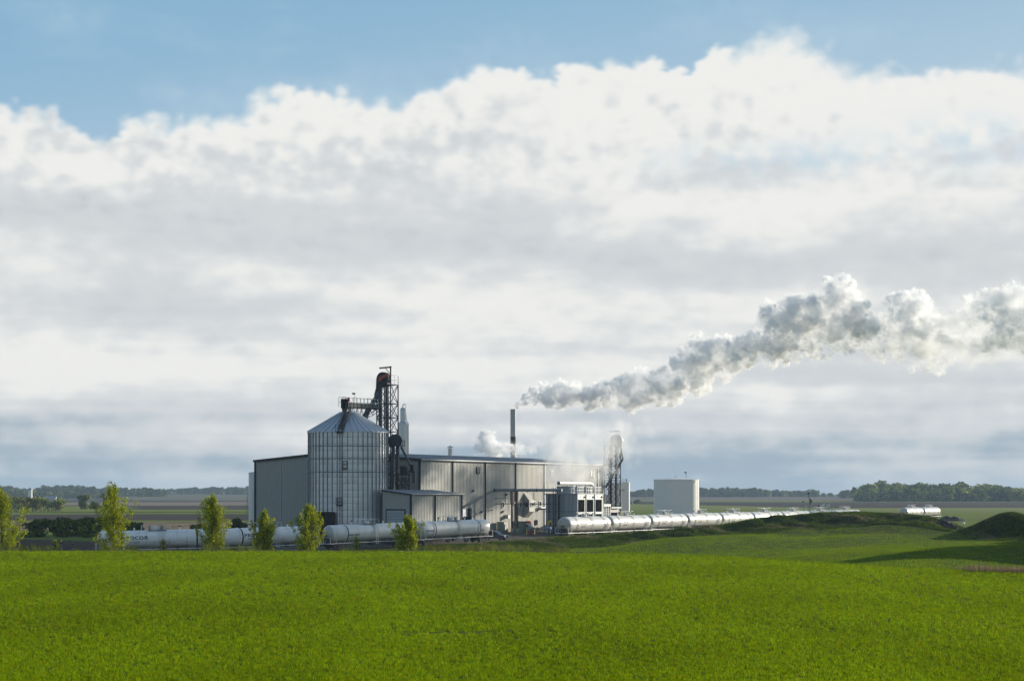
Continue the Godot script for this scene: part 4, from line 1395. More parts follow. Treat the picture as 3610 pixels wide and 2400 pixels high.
func cooling_tower() -> void:
	var t := thing("cooling_tower", "grey panelled cooling tower with three dark louvred bays beside the hall", "cooling tower", Vector3(13.0, 0, -424), TURN)
	var w := 6.9
	var l := 13.3
	var h := 7.75
	# end wall, panels in two rows
	for j in 2:
		var y0 := 0.8 + j * 3.45
		var zs := [0.0, 1.05, 1.75, 2.85, 4.15, 5.2, 6.9]
		for i in 6:
			slab("end_panel", Vector3(0.03, y0 + 1.72, -(zs[i] + zs[i + 1]) / 2.0), Vector3(0.12, 3.3, zs[i + 1] - zs[i] - 0.07), m.tower_panel, t)
	slab("core", Vector3(l / 2 + 0.1, 3.85, -w / 2 - 0.4), Vector3(l - 0.1, 7.6, w - 1.0), m.zinc_dark, t)
	slab("end_belt", Vector3(-0.02, 4.22, -w / 2), Vector3(0.18, 0.28, w), m.steel_grey, t)
	slab("end_belt", Vector3(-0.02, 7.68, -w / 2), Vector3(0.2, 0.22, w), m.steel_grey, t)
	slab("basin", Vector3(l / 2, 0.4, -w / 2), Vector3(l + 0.3, 0.8, w + 0.3), m.steel_grey, t)
	slab("deck", Vector3(l / 2, h, -w / 2), Vector3(l + 0.2, 0.14, w + 0.2), m.steel_grey, t)
	for i in 3:
		var x0 := 0.1 + i * 4.45
		# dark louvred opening with frame, head panel and belt
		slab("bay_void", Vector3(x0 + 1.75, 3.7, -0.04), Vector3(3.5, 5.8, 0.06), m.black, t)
		for k in 22:
			var lv := slab("louvre_slat", Vector3(x0 + 1.75, 1.0 + k * 0.26, 0.0), Vector3(3.4, 0.03, 0.12), m.black, t)
			lv.rotation.x = -0.6
		for sx in [0.0, 3.5]:
			member("frame_post", Vector3(x0 + sx, 0.8, 0.02), Vector3(x0 + sx, 7.7, 0.02), 0.12, m.white_paint, t)
		slab("head_panel", Vector3(x0 + 1.75, 7.1, 0.03), Vector3(3.4, 1.0, 0.1), m.white_paint, t)
		slab("belt", Vector3(x0 + 1.75, 3.9, 0.06), Vector3(3.4, 0.45, 0.1), m.white_paint, t)
		for yy in [[4.15, 6.6], [0.9, 3.65]]:
			member("brace", Vector3(x0 + 0.3, yy[0], 0.09), Vector3(x0 + 3.2, yy[1], 0.09), 0.05, m.steel_dark, t)
			member("brace", Vector3(x0 + 3.2, yy[0], 0.1), Vector3(x0 + 0.3, yy[1], 0.1), 0.05, m.steel_dark, t)
		slab("side_panel", Vector3(x0 + 3.97, 4.2, -0.1), Vector3(0.9, 6.9, 0.1), m.green_paint, t)
		var tm := TextMesh.new()
		tm.text = str(i + 1)
		tm.font = sys_font(true)
		tm.font_size = 40
		tm.pixel_size = 0.55 / 40.0
		tm.depth = 0.04
		var no := obj("bay_number", tm, m.letter_black, t)
		no.position = Vector3(x0 + 1.3, 7.12, 0.09)
		slab("head_lamp", Vector3(x0 + 3.2, 7.1, 0.16), Vector3(0.25, 0.35, 0.2), m.steel_dark, t)
		# fan shroud
		var b := MB.new()
		b.lathe([Vector2(1.95, 0), Vector2(1.8, 0.75), Vector2(1.9, 1.5), Vector2(1.84, 1.5), Vector2(1.74, 0.75), Vector2(1.85, 0.02)], 28)
		var f := part("fan_shroud", b, m.tower_panel, t)
		f.position = Vector3(x0 + 2.1, h + 0.05, -3.45)
		b = MB.new()
		for k in 5:
			var a := TAU * k / 5
			b.box(Vector3(cos(a) * 0.95, 0.9, sin(a) * 0.95), Vector3(1.6, 0.04, 0.3), Basis(Vector3.UP, -a) * Basis(Vector3.RIGHT, 0.3))
		b.lathe([Vector2(0.2, 0.7), Vector2(0.2, 1.0), Vector2(0, 1.05)], 10)
		part("fan", b, m.steel_dark, f)
		b = MB.new()
		var z := -0.1
		rails(b, Vector3(x0 + 0.1, h, z), Vector3(x0 + 3.4, h, z), 1.35, 1.3, 0.1)
		rails(b, Vector3(x0 + 0.1, h, z), Vector3(x0 + 0.1, h, -1.4), 1.35, 1.3, 0.1)
		rails(b, Vector3(x0 + 3.4, h, z), Vector3(x0 + 3.4, h, -1.4), 1.35, 1.3, 0.1)
		part("deck_rail", b, m.white_paint, t)
	var lad := MB.new()
	for q in [0.0, 0.55]:
		lad.bar(Vector3(-0.35, 0, -5.1 + q), Vector3(-0.35, 9.0, -5.1 + q), 0.09)
	for i in 28:
		lad.bar(Vector3(-0.35, 0.3 + i * 0.3, -5.1), Vector3(-0.35, 0.3 + i * 0.3, -4.55), 0.05)
	for i in 6:
		lad.bar(Vector3(-0.95, 2.8 + i * 1.1, -5.15), Vector3(-0.95, 2.8 + i * 1.1, -4.5), 0.06)
		lad.bar(Vector3(-0.35, 2.8 + i * 1.1, -5.15), Vector3(-0.95, 2.8 + i * 1.1, -5.15), 0.06)
		lad.bar(Vector3(-0.35, 2.8 + i * 1.1, -4.5), Vector3(-0.95, 2.8 + i * 1.1, -4.5), 0.06)
	part("caged_ladder", lad, m.steel_dark, t)
	for r in [[-3.7, 0.16], [-5.9, 0.12], [-3.1, 0.07]]:
		var b := MB.new()
		b.tube([Vector3(-0.6, 0, r[0]), Vector3(-0.6, 7.2, r[0]), Vector3(-0.2, 7.6, r[0])], r[1], r[1], 8)
		part("riser_pipe", b, m.steel_dark if r[1] > 0.1 else m.steel_grey, t)
	slab("gauge_box", Vector3(-0.35, 2.6, -3.2), Vector3(0.5, 0.9, 0.9), m.steel_dark, t)
	# the big pale duct lying along the fans
	var b2 := MB.new()
	b2.tube([Vector3(-3.4, 9.85, -2.5), Vector3(12.4, 9.85, -2.5), Vector3(13.3, 9.6, -2.5), Vector3(13.8, 8.9, -2.5), Vector3(13.9, 7.6, -2.5)], 0.36, 0.36, 14)
	var duct := thing("steam_duct", "pale horizontal duct bending down at its end above the cooling tower fans", "duct", Vector3(13.0, 0, -424), TURN)
	part("duct", b2, m.white_paint, duct)
	b2 = MB.new()
	b2.tube([Vector3(-3.45, 9.85, -2.5), Vector3(-3.4, 9.85, -2.5)], 0.4, 0.4, 14)
	part("end_flange", b2, m.steel_grey, duct)
	for x in [1.0, 5.5, 10.0]:
		member("duct_post", Vector3(x, 7.8, -2.5), Vector3(x, 9.5, -2.5), 0.1, m.steel_grey, duct)
	# white framed cells and a shed at the far end
	t = thing("louvre_box", "small white framed cabinet with three louvred cells right of the cooling tower", "cabinet", at(2127, 447), TURN)
	slab("back", Vector3(1.9, 2.6, -1.0), Vector3(3.7, 5.2, 1.8), m.zinc_dark, t)
	slab("top_beam", Vector3(1.9, 5.35, 0.0), Vector3(3.9, 0.5, 0.25), m.white_paint, t)
	for i in 4:
		member("post", Vector3(0.05 + i * 1.22, 0, 0), Vector3(0.05 + i * 1.22, 5.2, 0), 0.2, m.white_paint, t)
	for i in 12:
		slab("slat", Vector3(1.9, 0.5 + i * 0.36, 0.02), Vector3(3.6, 0.1, 0.1), m.steel_grey, t)
	t = thing("equipment_shed", "low pale shed with a dark open front at the lattice tower's foot", "shed", at(2152, 462), TURN)
	slab("wall", Vector3(2.3, 2.3, -2.0), Vector3(5.2, 4.6, 3.8), m.wall, t)
	slab("roof", Vector3(2.3, 4.75, -1.8), Vector3(5.6, 0.25, 4.6), m.white_paint, t)
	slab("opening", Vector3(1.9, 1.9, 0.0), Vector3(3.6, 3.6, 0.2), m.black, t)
	slab("opening_shelf", Vector3(1.9, 2.3, 0.12), Vector3(3.5, 0.12, 0.06), m.steel_grey, t)

func yard() -> void:
	# pipe from hall to cooling tower on a rusty trestle
	var org := Vector3(-17.4, 0, -400)
	var ax := Basis(Vector3.UP, TURN)
	var t := thing("pipeline", "thick grey pipe running level from the hall wall to the cooling tower", "pipe", org, TURN)
	var b := MB.new()
	b.tube([Vector3(32.2, 8.5, 0.0), Vector3(32.2, 8.5, 15.0)], 0.29, 0.29, 14)
	part("pipe", b, m.steel_grey, t)
	b = MB.new()
	for z in [0.15, 4.6, 9.5]:
		b.tube([Vector3(32.2, 8.5, z), Vector3(32.2, 8.5, z + 0.12)], 0.36, 0.36, 14)
	part("flange", b, m.steel_dark, t)
	t = thing("service_pipe", "thin rusty pipe crossing level below the thick grey pipe", "pipe", org, TURN)
	b = MB.new()
	b.tube([Vector3(32.9, 5.75, 0.0), Vector3(32.9, 5.75, 14.0)], 0.07, 0.07, 8)
	part("pipe", b, m.rust, t)
	b = MB.new()
	b.tube([Vector3(32.9, 5.95, 4.2), Vector3(32.9, 5.95, 4.3)], 0.34, 0.34, 12)
	part("valve_wheel", b, m.steel_grey, t)
	t = thing("instrument_pipe", "slender grey pipe stepping out of the hall wall and turning down", "pipe", org, TURN)
	b = MB.new()
	b.tube([Vector3(32.6, 6.85, 0), Vector3(32.6, 6.85, 2.9), Vector3(32.6, 6.7, 3.0), Vector3(32.6, 4.0, 3.0)], 0.06, 0.06, 6)
	part("pipe", b, m.steel_grey, t)
	t = thing("pipe_trestle", "rust red two-post trestle holding up the thick grey pipe", "trestle", org, TURN)
	for z in [4.05, 5.2]:
		member("post", Vector3(32.2, 0.3, z), Vector3(32.2, 8.2, z), 0.26, m.rust, t)
	for i in 5:
		var y := 5.3 + i * 0.6
		member("brace", Vector3(32.2, y, 4.1), Vector3(32.2, y + 0.5, 5.1), 0.1, m.rust, t)
		member("tie", Vector3(32.2, y + 0.5, 4.1), Vector3(32.2, y + 0.5, 5.1), 0.1, m.rust, t)
	member("tie", Vector3(32.2, 1.6, 4.1), Vector3(32.2, 1.6, 5.1), 0.16, m.rust, t)
	# electrical cabinets
	for r in [[1767, 428.5, 1.5, 2.0, 2.05, "dark green electrical cabinet standing alone before the hall wall"], [1834, 428.5, 2.2, 1.5, 2.15, "dark green electrical cabinet behind the two concrete bollards"]]:
		t = thing("electrical_cabinet", r[5], "cabinet", at(r[0] + 9, r[1]), TURN)
		slab("case", Vector3(r[3] / 2, r[4] / 2, -r[2] / 2), Vector3(r[3], r[4], r[2]), m.green_paint, t)
		slab("lid", Vector3(r[3] / 2, r[4] + 0.04, -r[2] / 2), Vector3(r[3] + 0.12, 0.1, r[2] + 0.12), m.green_paint, t)
		for s in [0.25, 0.75]:
			slab("door", Vector3(r[3] * s, r[4] / 2, 0.02), Vector3(r[3] * 0.46, r[4] * 0.86, 0.05), m.green_paint, t)
		slab("warning_plate", Vector3(r[3] * 0.5, r[4] * 0.62, 0.06), Vector3(0.3, 0.3, 0.02), m.orange, t)
	for r in [[1806.5, "left concrete bollard at the foot of the rusty trestle"], [1824.5, "right concrete bollard at the foot of the rusty trestle"]]:
		b = MB.new()
		b.lathe([Vector2(0.32, 0), Vector2(0.32, 0.72), Vector2(0.24, 0.84), Vector2(0, 0.88)], 14)
		var bo := obj("bollard", b.mesh(), m.concrete)
		tag(bo, r[1], "bollard", "concrete bollards")
		bo.position = at(r[0], 427)
	t = thing("red_cabinet", "dark red cabinet standing by the hall wall beneath the bay", "cabinet", at(1868, 436), TURN)
	slab("case", Vector3(0.4, 1.0, -0.5), Vector3(0.9, 2.0, 1.0), m.red, t)
	slab("door", Vector3(0.4, 0.95, 0.03), Vector3(0.6, 1.7, 0.05), m.black, t)
	slab("hood", Vector3(0.4, 2.1, -0.4), Vector3(1.2, 0.2, 1.3), m.red, t)
	t = thing("marker_post", "white marker post standing on the yard below the hall wall", "post", at(1894, 432))
	b = MB.new()
	b.lathe([Vector2(0.09, 0), Vector2(0.09, 0.85), Vector2(0, 0.95)], 8)
	part("post", b, m.white_paint, t)
	for r in [[1857, 416, "left yellow guard post near the red hydrant"], [1884.5, 416, "right yellow guard post near the red hydrant"]]:
		t = thing("guard_post", r[2], "post", at(r[0], r[1], -0.2))
		b = MB.new()
		b.lathe([Vector2(0.07, 0), Vector2(0.07, 1.0), Vector2(0, 1.06)], 8)
		part("post", b, m.yellow, t)
	var hz := 398.0
	t = thing("fire_hydrant", "small dark red fire hydrant on the yard before the pickup", "hydrant", at(1870.7, hz, 7.8 - 148.0 * hz / F))
	b = MB.new()
	b.lathe([Vector2(0.2, 0), Vector2(0.2, 0.08), Vector2(0.13, 0.1), Vector2(0.13, 0.62), Vector2(0.17, 0.65), Vector2(0.12, 0.8), Vector2(0, 0.88)], 12)
	part("body", b, m.red, t)
	b = MB.new()
	b.tube([Vector3(-0.25, 0.5, 0), Vector3(0.25, 0.5, 0)], 0.07, 0.07, 8)
	b.tube([Vector3(0, 0.45, 0), Vector3(0, 0.45, 0.25)], 0.09, 0.09, 8)
	part("outlet", b, m.red, t)
	# blue vessel and yellow pump at the cooling tower's foot
	t = thing("blue_vessel", "small blue horizontal vessel on a cradle at the cooling tower's foot", "vessel", at(1934, 419, 0.1))
	b = MB.new()
	b.lathe([Vector2(0, -0.55), Vector2(0.25, -0.5), Vector2(0.36, -0.38), Vector2(0.36, 0.38), Vector2(0.25, 0.5), Vector2(0, 0.55)], 14, Transform3D(Basis(Vector3.BACK, PI / 2), Vector3(0, 0.85, 0)))
	part("shell", b, m.blue, t)
	for x in [-0.35, 0.35]:
		slab("cradle", Vector3(x, 0.3, 0), Vector3(0.14, 0.6, 0.5), m.white_paint, t)
	t = thing("pump_unit", "yellow pump housing on a rusty stand above the blue vessel", "pump", at(1939, 421, 0.1))
	b = MB.new()
	b.box(Vector3(0, 1.8, 0), Vector3(0.75, 0.8, 0.6))
	b.lathe([Vector2(0, 2.2), Vector2(0.3, 2.2), Vector2(0.3, 2.4), Vector2(0, 2.5)], 12)
	part("housing", b, m.yellow, t)
	slab("front_grille", Vector3(0.05, 1.75, 0.32), Vector3(0.3, 0.5, 0.06), m.black, t)
	for x in [-0.3, 0.3]:
		member("stand_leg", Vector3(x, 0, 0), Vector3(x, 1.4, 0), 0.1, m.rust, t)
	member("stand_rail", Vector3(-0.3, 1.38, 0.3), Vector3(1.2, 1.38, 0.3), 0.14, m.rust, t)

func tanks() -> void:
	# the big white tank
	var p := at(2384.7, 566)
	var r := 6.03
	var h := 11.45
	var t := thing("storage_tank", "large white cylindrical storage tank with low conical roof right of the hall", "storage tank", p)
	for i in 5:
		var b := MB.new()
		b.lathe([Vector2(r, h / 5 * i + 0.01), Vector2(r, h / 5 * (i + 1) - 0.01)], 64)
		part("shell_course", b, m.tank_white, t)
	var b := MB.new()
	b.lathe([Vector2(r, h), Vector2(r + 0.1, h), Vector2(r + 0.1, h + 0.1), Vector2(0.3, h + 0.62), Vector2(0, h + 0.65)], 64, Transform3D(), false)
	part("roof", b, m.tank_white, t)
	b = MB.new()
	b.lathe([Vector2(r - 0.02, 0), Vector2(r - 0.02, h)], 64)
	part("inner_shell", b, m.tank_white, t)
	for a in [2.08, 0.82]:
		slab("overflow_box", Vector3(cos(a) * (r + 0.12), h - 0.55, sin(a) * (r + 0.12)), Vector3(0.65, 0.4, 0.4), m.white_paint, t)
	member("vent", Vector3(-0.2, h + 0.6, 0), Vector3(-0.2, h + 1.25, 0), 0.12, m.steel_grey, t)
	var lad := MB.new()
	var la := 0.35
	for q in [-0.25, 0.25]:
		lad.bar(Vector3(cos(la) * (r + 0.2), 0, sin(la) * (r + 0.2) + q), Vector3(cos(la) * (r + 0.2), h, sin(la) * (r + 0.2) + q), 0.06)
	for i in 34:
		lad.bar(Vector3(cos(la) * (r + 0.2), 0.3 + i * 0.32, sin(la) * (r + 0.2) - 0.25), Vector3(cos(la) * (r + 0.2), 0.3 + i * 0.32, sin(la) * (r + 0.2) + 0.25), 0.04)
	part("ladder", lad, m.white_paint, t)
	# two slim tanks behind the lattice tower
	for q in [[2205.5, 503, 1.0, 10.4, "slim tall white tank right of the lattice tower"], [2170, 525, 1.9, 10.3, "wider pale tank hidden behind the lattice tower"]]:
		t = thing("storage_tank", q[4], "storage tank", at(q[0], q[1]))
		b = MB.new()
		b.lathe([Vector2(q[2], 0), Vector2(q[2], q[3])], 32)
		part("shell", b, m.tank_white, t)
		b = MB.new()
		b.lathe([Vector2(q[2] + 0.04, q[3]), Vector2(q[2] + 0.04, q[3] + 0.08), Vector2(0, q[3] + 0.3)], 32)
		part("roof", b, m.tank_white, t)
		if q[2] < 1.5:
			b = MB.new()
			rails(b, Vector3(-0.9, q[3] + 0.1, 0.3), Vector3(0.3, q[3] + 0.1, 0.9), 0.8, 0.5, 0.05)
			part("roof_rail", b, m.steel_grey, t)
			slab("vent", Vector3(0.25, q[3] + 0.5, 0.2), Vector3(0.16, 0.7, 0.16), m.steel_dark, t)
			member("lamp_bracket", Vector3(-0.9, q[3] - 1.9, 0.7), Vector3(-0.4, q[3] - 1.6, 1.2), 0.16, m.steel_grey, t)
	# the tank at the hall's left end, with a ladder cage
	t = thing("storage_tank", "pale tall tank peeping out behind the hall's left end", "storage tank", at(901, 432))
	b = MB.new()
	b.lathe([Vector2(1.4, 0), Vector2(1.4, 11.95)], 32)
	part("shell", b, m.tank_white, t)
	b = MB.new()
	b.lathe([Vector2(1.45, 11.95), Vector2(1.45, 12.05), Vector2(0, 12.35)], 32)
	part("roof", b, m.tank_white, t)
	b = MB.new()
	for i in 8:
		b.bar(Vector3(-1.4, 4.0 + i * 0.5, 0.2), Vector3(-1.95 + 0.06 * i, 4.0 + i * 0.5, 0.2), 0.04)
	b.bar(Vector3(-1.95, 0.2, 0.2), Vector3(-1.95, 4.5, 0.2), 0.07)
	b.bar(Vector3(-1.95, 4.5, 0.2), Vector3(-1.5, 8.0, 0.2), 0.06)
	b.bar(Vector3(-1.6, 0.2, 0.3), Vector3(-1.6, 7.6, 0.3), 0.05)
	part("ladder", b, m.steel_grey, t)
	# poles
	for q in [[2419, 590, 1662, "thin lamp pole rising behind the big white tank"], [2834, 600, 1766, "small yard lamp pole left of the tall mast"]]:
		t = thing("lamp_pole", q[3], "lamp pole", at(q[0], q[1]))
		var top := high(q[2], q[1])
		member("pole", Vector3.ZERO, Vector3(0, top, 0), 0.1, m.steel_grey, t)
		slab("lamp_head", Vector3(-0.2, top - 0.1, 0), Vector3(0.6, 0.3, 0.3), m.steel_dark, t)
		slab("lamp_glass", Vector3(-0.2, top - 0.3, 0), Vector3(0.4, 0.12, 0.24), m.white_paint, t)
	t = thing("loading_mast", "tall grey mast with jointed loading arm beside the dark tank wagon", "mast", at(2853, 552))
	member("mast", Vector3.ZERO, Vector3(0, high(1745, 552), 0), 0.22, m.steel_grey, t)
	member("arm", Vector3(0, high(1750, 552), 0), Vector3(-0.35, high(1736, 552), 0), 0.3, m.steel_grey, t)
	slab("arm_joint", Vector3(-0.2, high(1737, 552), 0), Vector3(0.5, 0.4, 0.3), m.steel_dark, t)
	member("drop_hose", Vector3(0.2, high(1757, 552), 0), Vector3(0.7, high(1768, 552), 0), 0.28, m.steel_dark, t)
	member("drop_hose", Vector3(0.4, high(1758, 552), 0), Vector3(0.2, high(1776, 552), 0), 0.2, m.steel_dark, t)
	member("side_post", Vector3(-0.9, 0, 0), Vector3(-0.9, high(1778, 552), 0), 0.14, m.white_paint, t)
	t = thing("loading_rack", "white loading arms and pipes on a stand above the dark tank wagon", "loading rack", at(2903, 563))
	for x in [-1.6, -0.2, 1.3, 2.2]:
		member("post", Vector3(x, 0, 0), Vector3(x, high(1779, 563), 0), 0.14, m.steel_grey, t)
	for q in [[-0.2, 1776.5, 1.0], [1.25, 1777, 1.1]]:
		var o := MB.new()
		var y := high(q[1], 563)
		o.bar(Vector3(q[0] - q[2] / 2, y - 0.25, 0), Vector3(q[0] + q[2] / 2, y + 0.1, 0), 0.3)
		o.bar(Vector3(q[0] - q[2] / 2, y - 0.7, 0.1), Vector3(q[0] + q[2] / 2, y - 0.4, 0.1), 0.22)
		part("loading_arm", o, m.white_paint, t)
	for x in [-1.2, 0.35]:
		member("drop_pipe", Vector3(x, high(1780, 563), 0), Vector3(x, high(1794, 563), 0), 0.32, m.steel_dark, t)

# ---------------------------------------------------------------- railway
func track_points() -> Array:
	var out := []
	var x := -80.0
	while x < 172.0:
		var z := curve(track_z, x)
		# ease the corners of the measured line
		z = (curve(track_z, x - 6.0) + 2.0 * z + curve(track_z, x + 6.0)) / 4.0
		out.append(Vector3(x, curve(rail_y, x), -z))
		x += 3.0
	return out

func railway() -> void:
	var line := track_points()
	var b := [MB.new(), MB.new()]
	var ties := []
	var tints := []
	for i in line.size() - 1:
		var d: Vector3 = (line[i + 1] - line[i]).normalized()
		var side := d.cross(Vector3.UP).normalized()
		for k in 2:
			var o := side * (0.75 if k else -0.75) + Vector3(0, -0.09, 0)
			b[k].bar(line[i] + o, line[i + 1] + o, 0.08, 0.17)
		var n := int(line[i].distance_to(line[i + 1]) / 0.6)
		for q in n:
			var p: Vector3 = line[i].lerp(line[i + 1], float(q) / n)
			ties.append(Transform3D(Basis(side, Vector3.UP, side.cross(Vector3.UP)), p + Vector3(0, -0.27, 0)))
			var s := rng.randf_range(0.7, 1.2)
			tints.append(Color(0.085, 0.065, 0.05) * s)
	for k in 2:
		var o := part("rail", b[k], m.rail_rust, self)
		o.name = numbered("rail")
		tag(o, ["rusty rail of the curved siding nearer the camera", "rusty rail of the curved siding farther from the camera"][1 - k], "rail")
	var tb := MB.new()
	tb.box(Vector3.ZERO, Vector3(2.6, 0.18, 0.22))
	swarm("sleepers", "row of dark wooden sleepers under the siding", "sleepers", tb.mesh(), m.blade, ties, tints)

func sys_font(bold: bool) -> Font:
	var f := SystemFont.new()
	f.font_names = PackedStringArray(["Droid Sans"])
	f.font_weight = 700 if bold else 400
	return f

const TR := 1.45     # tank radius
const TY := 2.65     # height of the tank's axis over the rail

# lettering bent round the tank's side; y0 is its height over the axis
func lettering(parent: Node3D, text: String, x0: float, y0: float, cap: float, stretch: float, mt: Material, bold := true) -> void:
	var tm := TextMesh.new()
	tm.text = text
	tm.font = sys_font(bold)
	tm.font_size = 64
	tm.pixel_size = cap / (0.714 * 64.0)
	tm.depth = 0.016
	var a := tm.get_mesh_arrays()
	var v: PackedVector3Array = a[Mesh.ARRAY_VERTEX]
	for i in v.size():
		var ang := (y0 + v[i].y) / TR
		var r := TR + 0.014 + v[i].z
		v[i] = Vector3(x0 + v[i].x * stretch, TY + sin(ang) * r, cos(ang) * r)
	var b := MB.new()
	var ix: PackedInt32Array = a[Mesh.ARRAY_INDEX]
	for i in range(0, ix.size(), 3):
		b.tri(v[ix[i]], v[ix[i + 2]], v[ix[i + 1]])
	part("lettering", b, mt, parent)

func dirt_shade_picture(seed_: int, rusty: float) -> ImageTexture:
	var nz := FastNoiseLite.new()
	nz.seed = seed_
	nz.frequency = 0.03
	nz.fractal_octaves = 4
	var im := Image.create(256, 512, false, Image.FORMAT_RGB8)
	for j in 512:
		var v := (j + 0.5) / 512.0
		for i in 256:
			var u := (i + 0.5) / 256.0
			var n := nz.get_noise_2d(i * 1.2, j * 0.35)
			var n2 := nz.get_noise_2d(i * 0.25 + 900.0, j * 2.4)
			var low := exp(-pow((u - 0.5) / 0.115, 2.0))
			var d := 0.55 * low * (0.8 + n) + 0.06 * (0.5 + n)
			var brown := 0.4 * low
			# running rust below the manway
			var mid := exp(-pow((v - 0.515) / 0.013, 2.0)) + 0.6 * exp(-pow((v - 0.54) / 0.01, 2.0))
			d += mid * (0.25 + 0.5 * maxf(n2, 0.0)) * rusty * (0.4 + 0.6 * cos(u * TAU))
			brown += mid * 0.4
			for q in [0.285, 0.36, 0.44, 0.585, 0.66, 0.74]:
				if absf(v - q) < 0.0016: d += 0.16 * (0.6 + n)
			d += 0.28 * maxf(n2 - 0.25, 0.0)
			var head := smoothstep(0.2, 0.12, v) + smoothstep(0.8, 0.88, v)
			d += head * (0.30 + 0.75 * exp(-pow((u - 0.5) / 0.09, 2.0)) * (0.7 + n))  # even darkening paints the heads' shade into the colour; grime at their bottom
			d = clampf(d, 0.0, 0.85)
			var c := Color(1, 1, 1).lerp(Color(0.20, 0.15, 0.11), d)
			c = c.lerp(Color(c.r, c.g * 0.93, c.b * 0.84), clampf(brown, 0, 1) * d)
			im.set_pixel(i, j, c)
	return ImageTexture.create_from_image(im)

func wagon_mesh() -> ArrayMesh:
	var prof := []
	for i in 5:
		var a := PI / 2 * i / 4.0
		prof.append(Vector2(maxf(TR * sin(a), 0.001), -8.7 - 0.8 * cos(a)))
	for i in 11:
		prof.append(Vector2(TR, -8.7 + 17.4 * (i + 1) / 12.0))
	for i in 5:
		var a := PI / 2 * (4 - i) / 4.0
		prof.append(Vector2(maxf(TR * sin(a), 0.001), 8.7 + 0.8 * cos(a)))
	var b := MB.new()
	b.lathe(prof, 44, Transform3D(Basis(Vector3(0, 1, 0), Vector3(1, 0, 0), Vector3(0, 0, -1)), Vector3(0, TY, 0)))
	return b.mesh()

func wagon_material(called: String, r: float, g: float, b: float, seed_: int, rusty: float) -> StandardMaterial3D:
	var s := mat(called, r, g, b, 0.32)
	s.albedo_texture = dirt_shade_picture(seed_, rusty)
	s.clearcoat_enabled = true
	s.clearcoat = 0.25
	s.clearcoat_roughness = 0.2
	return s

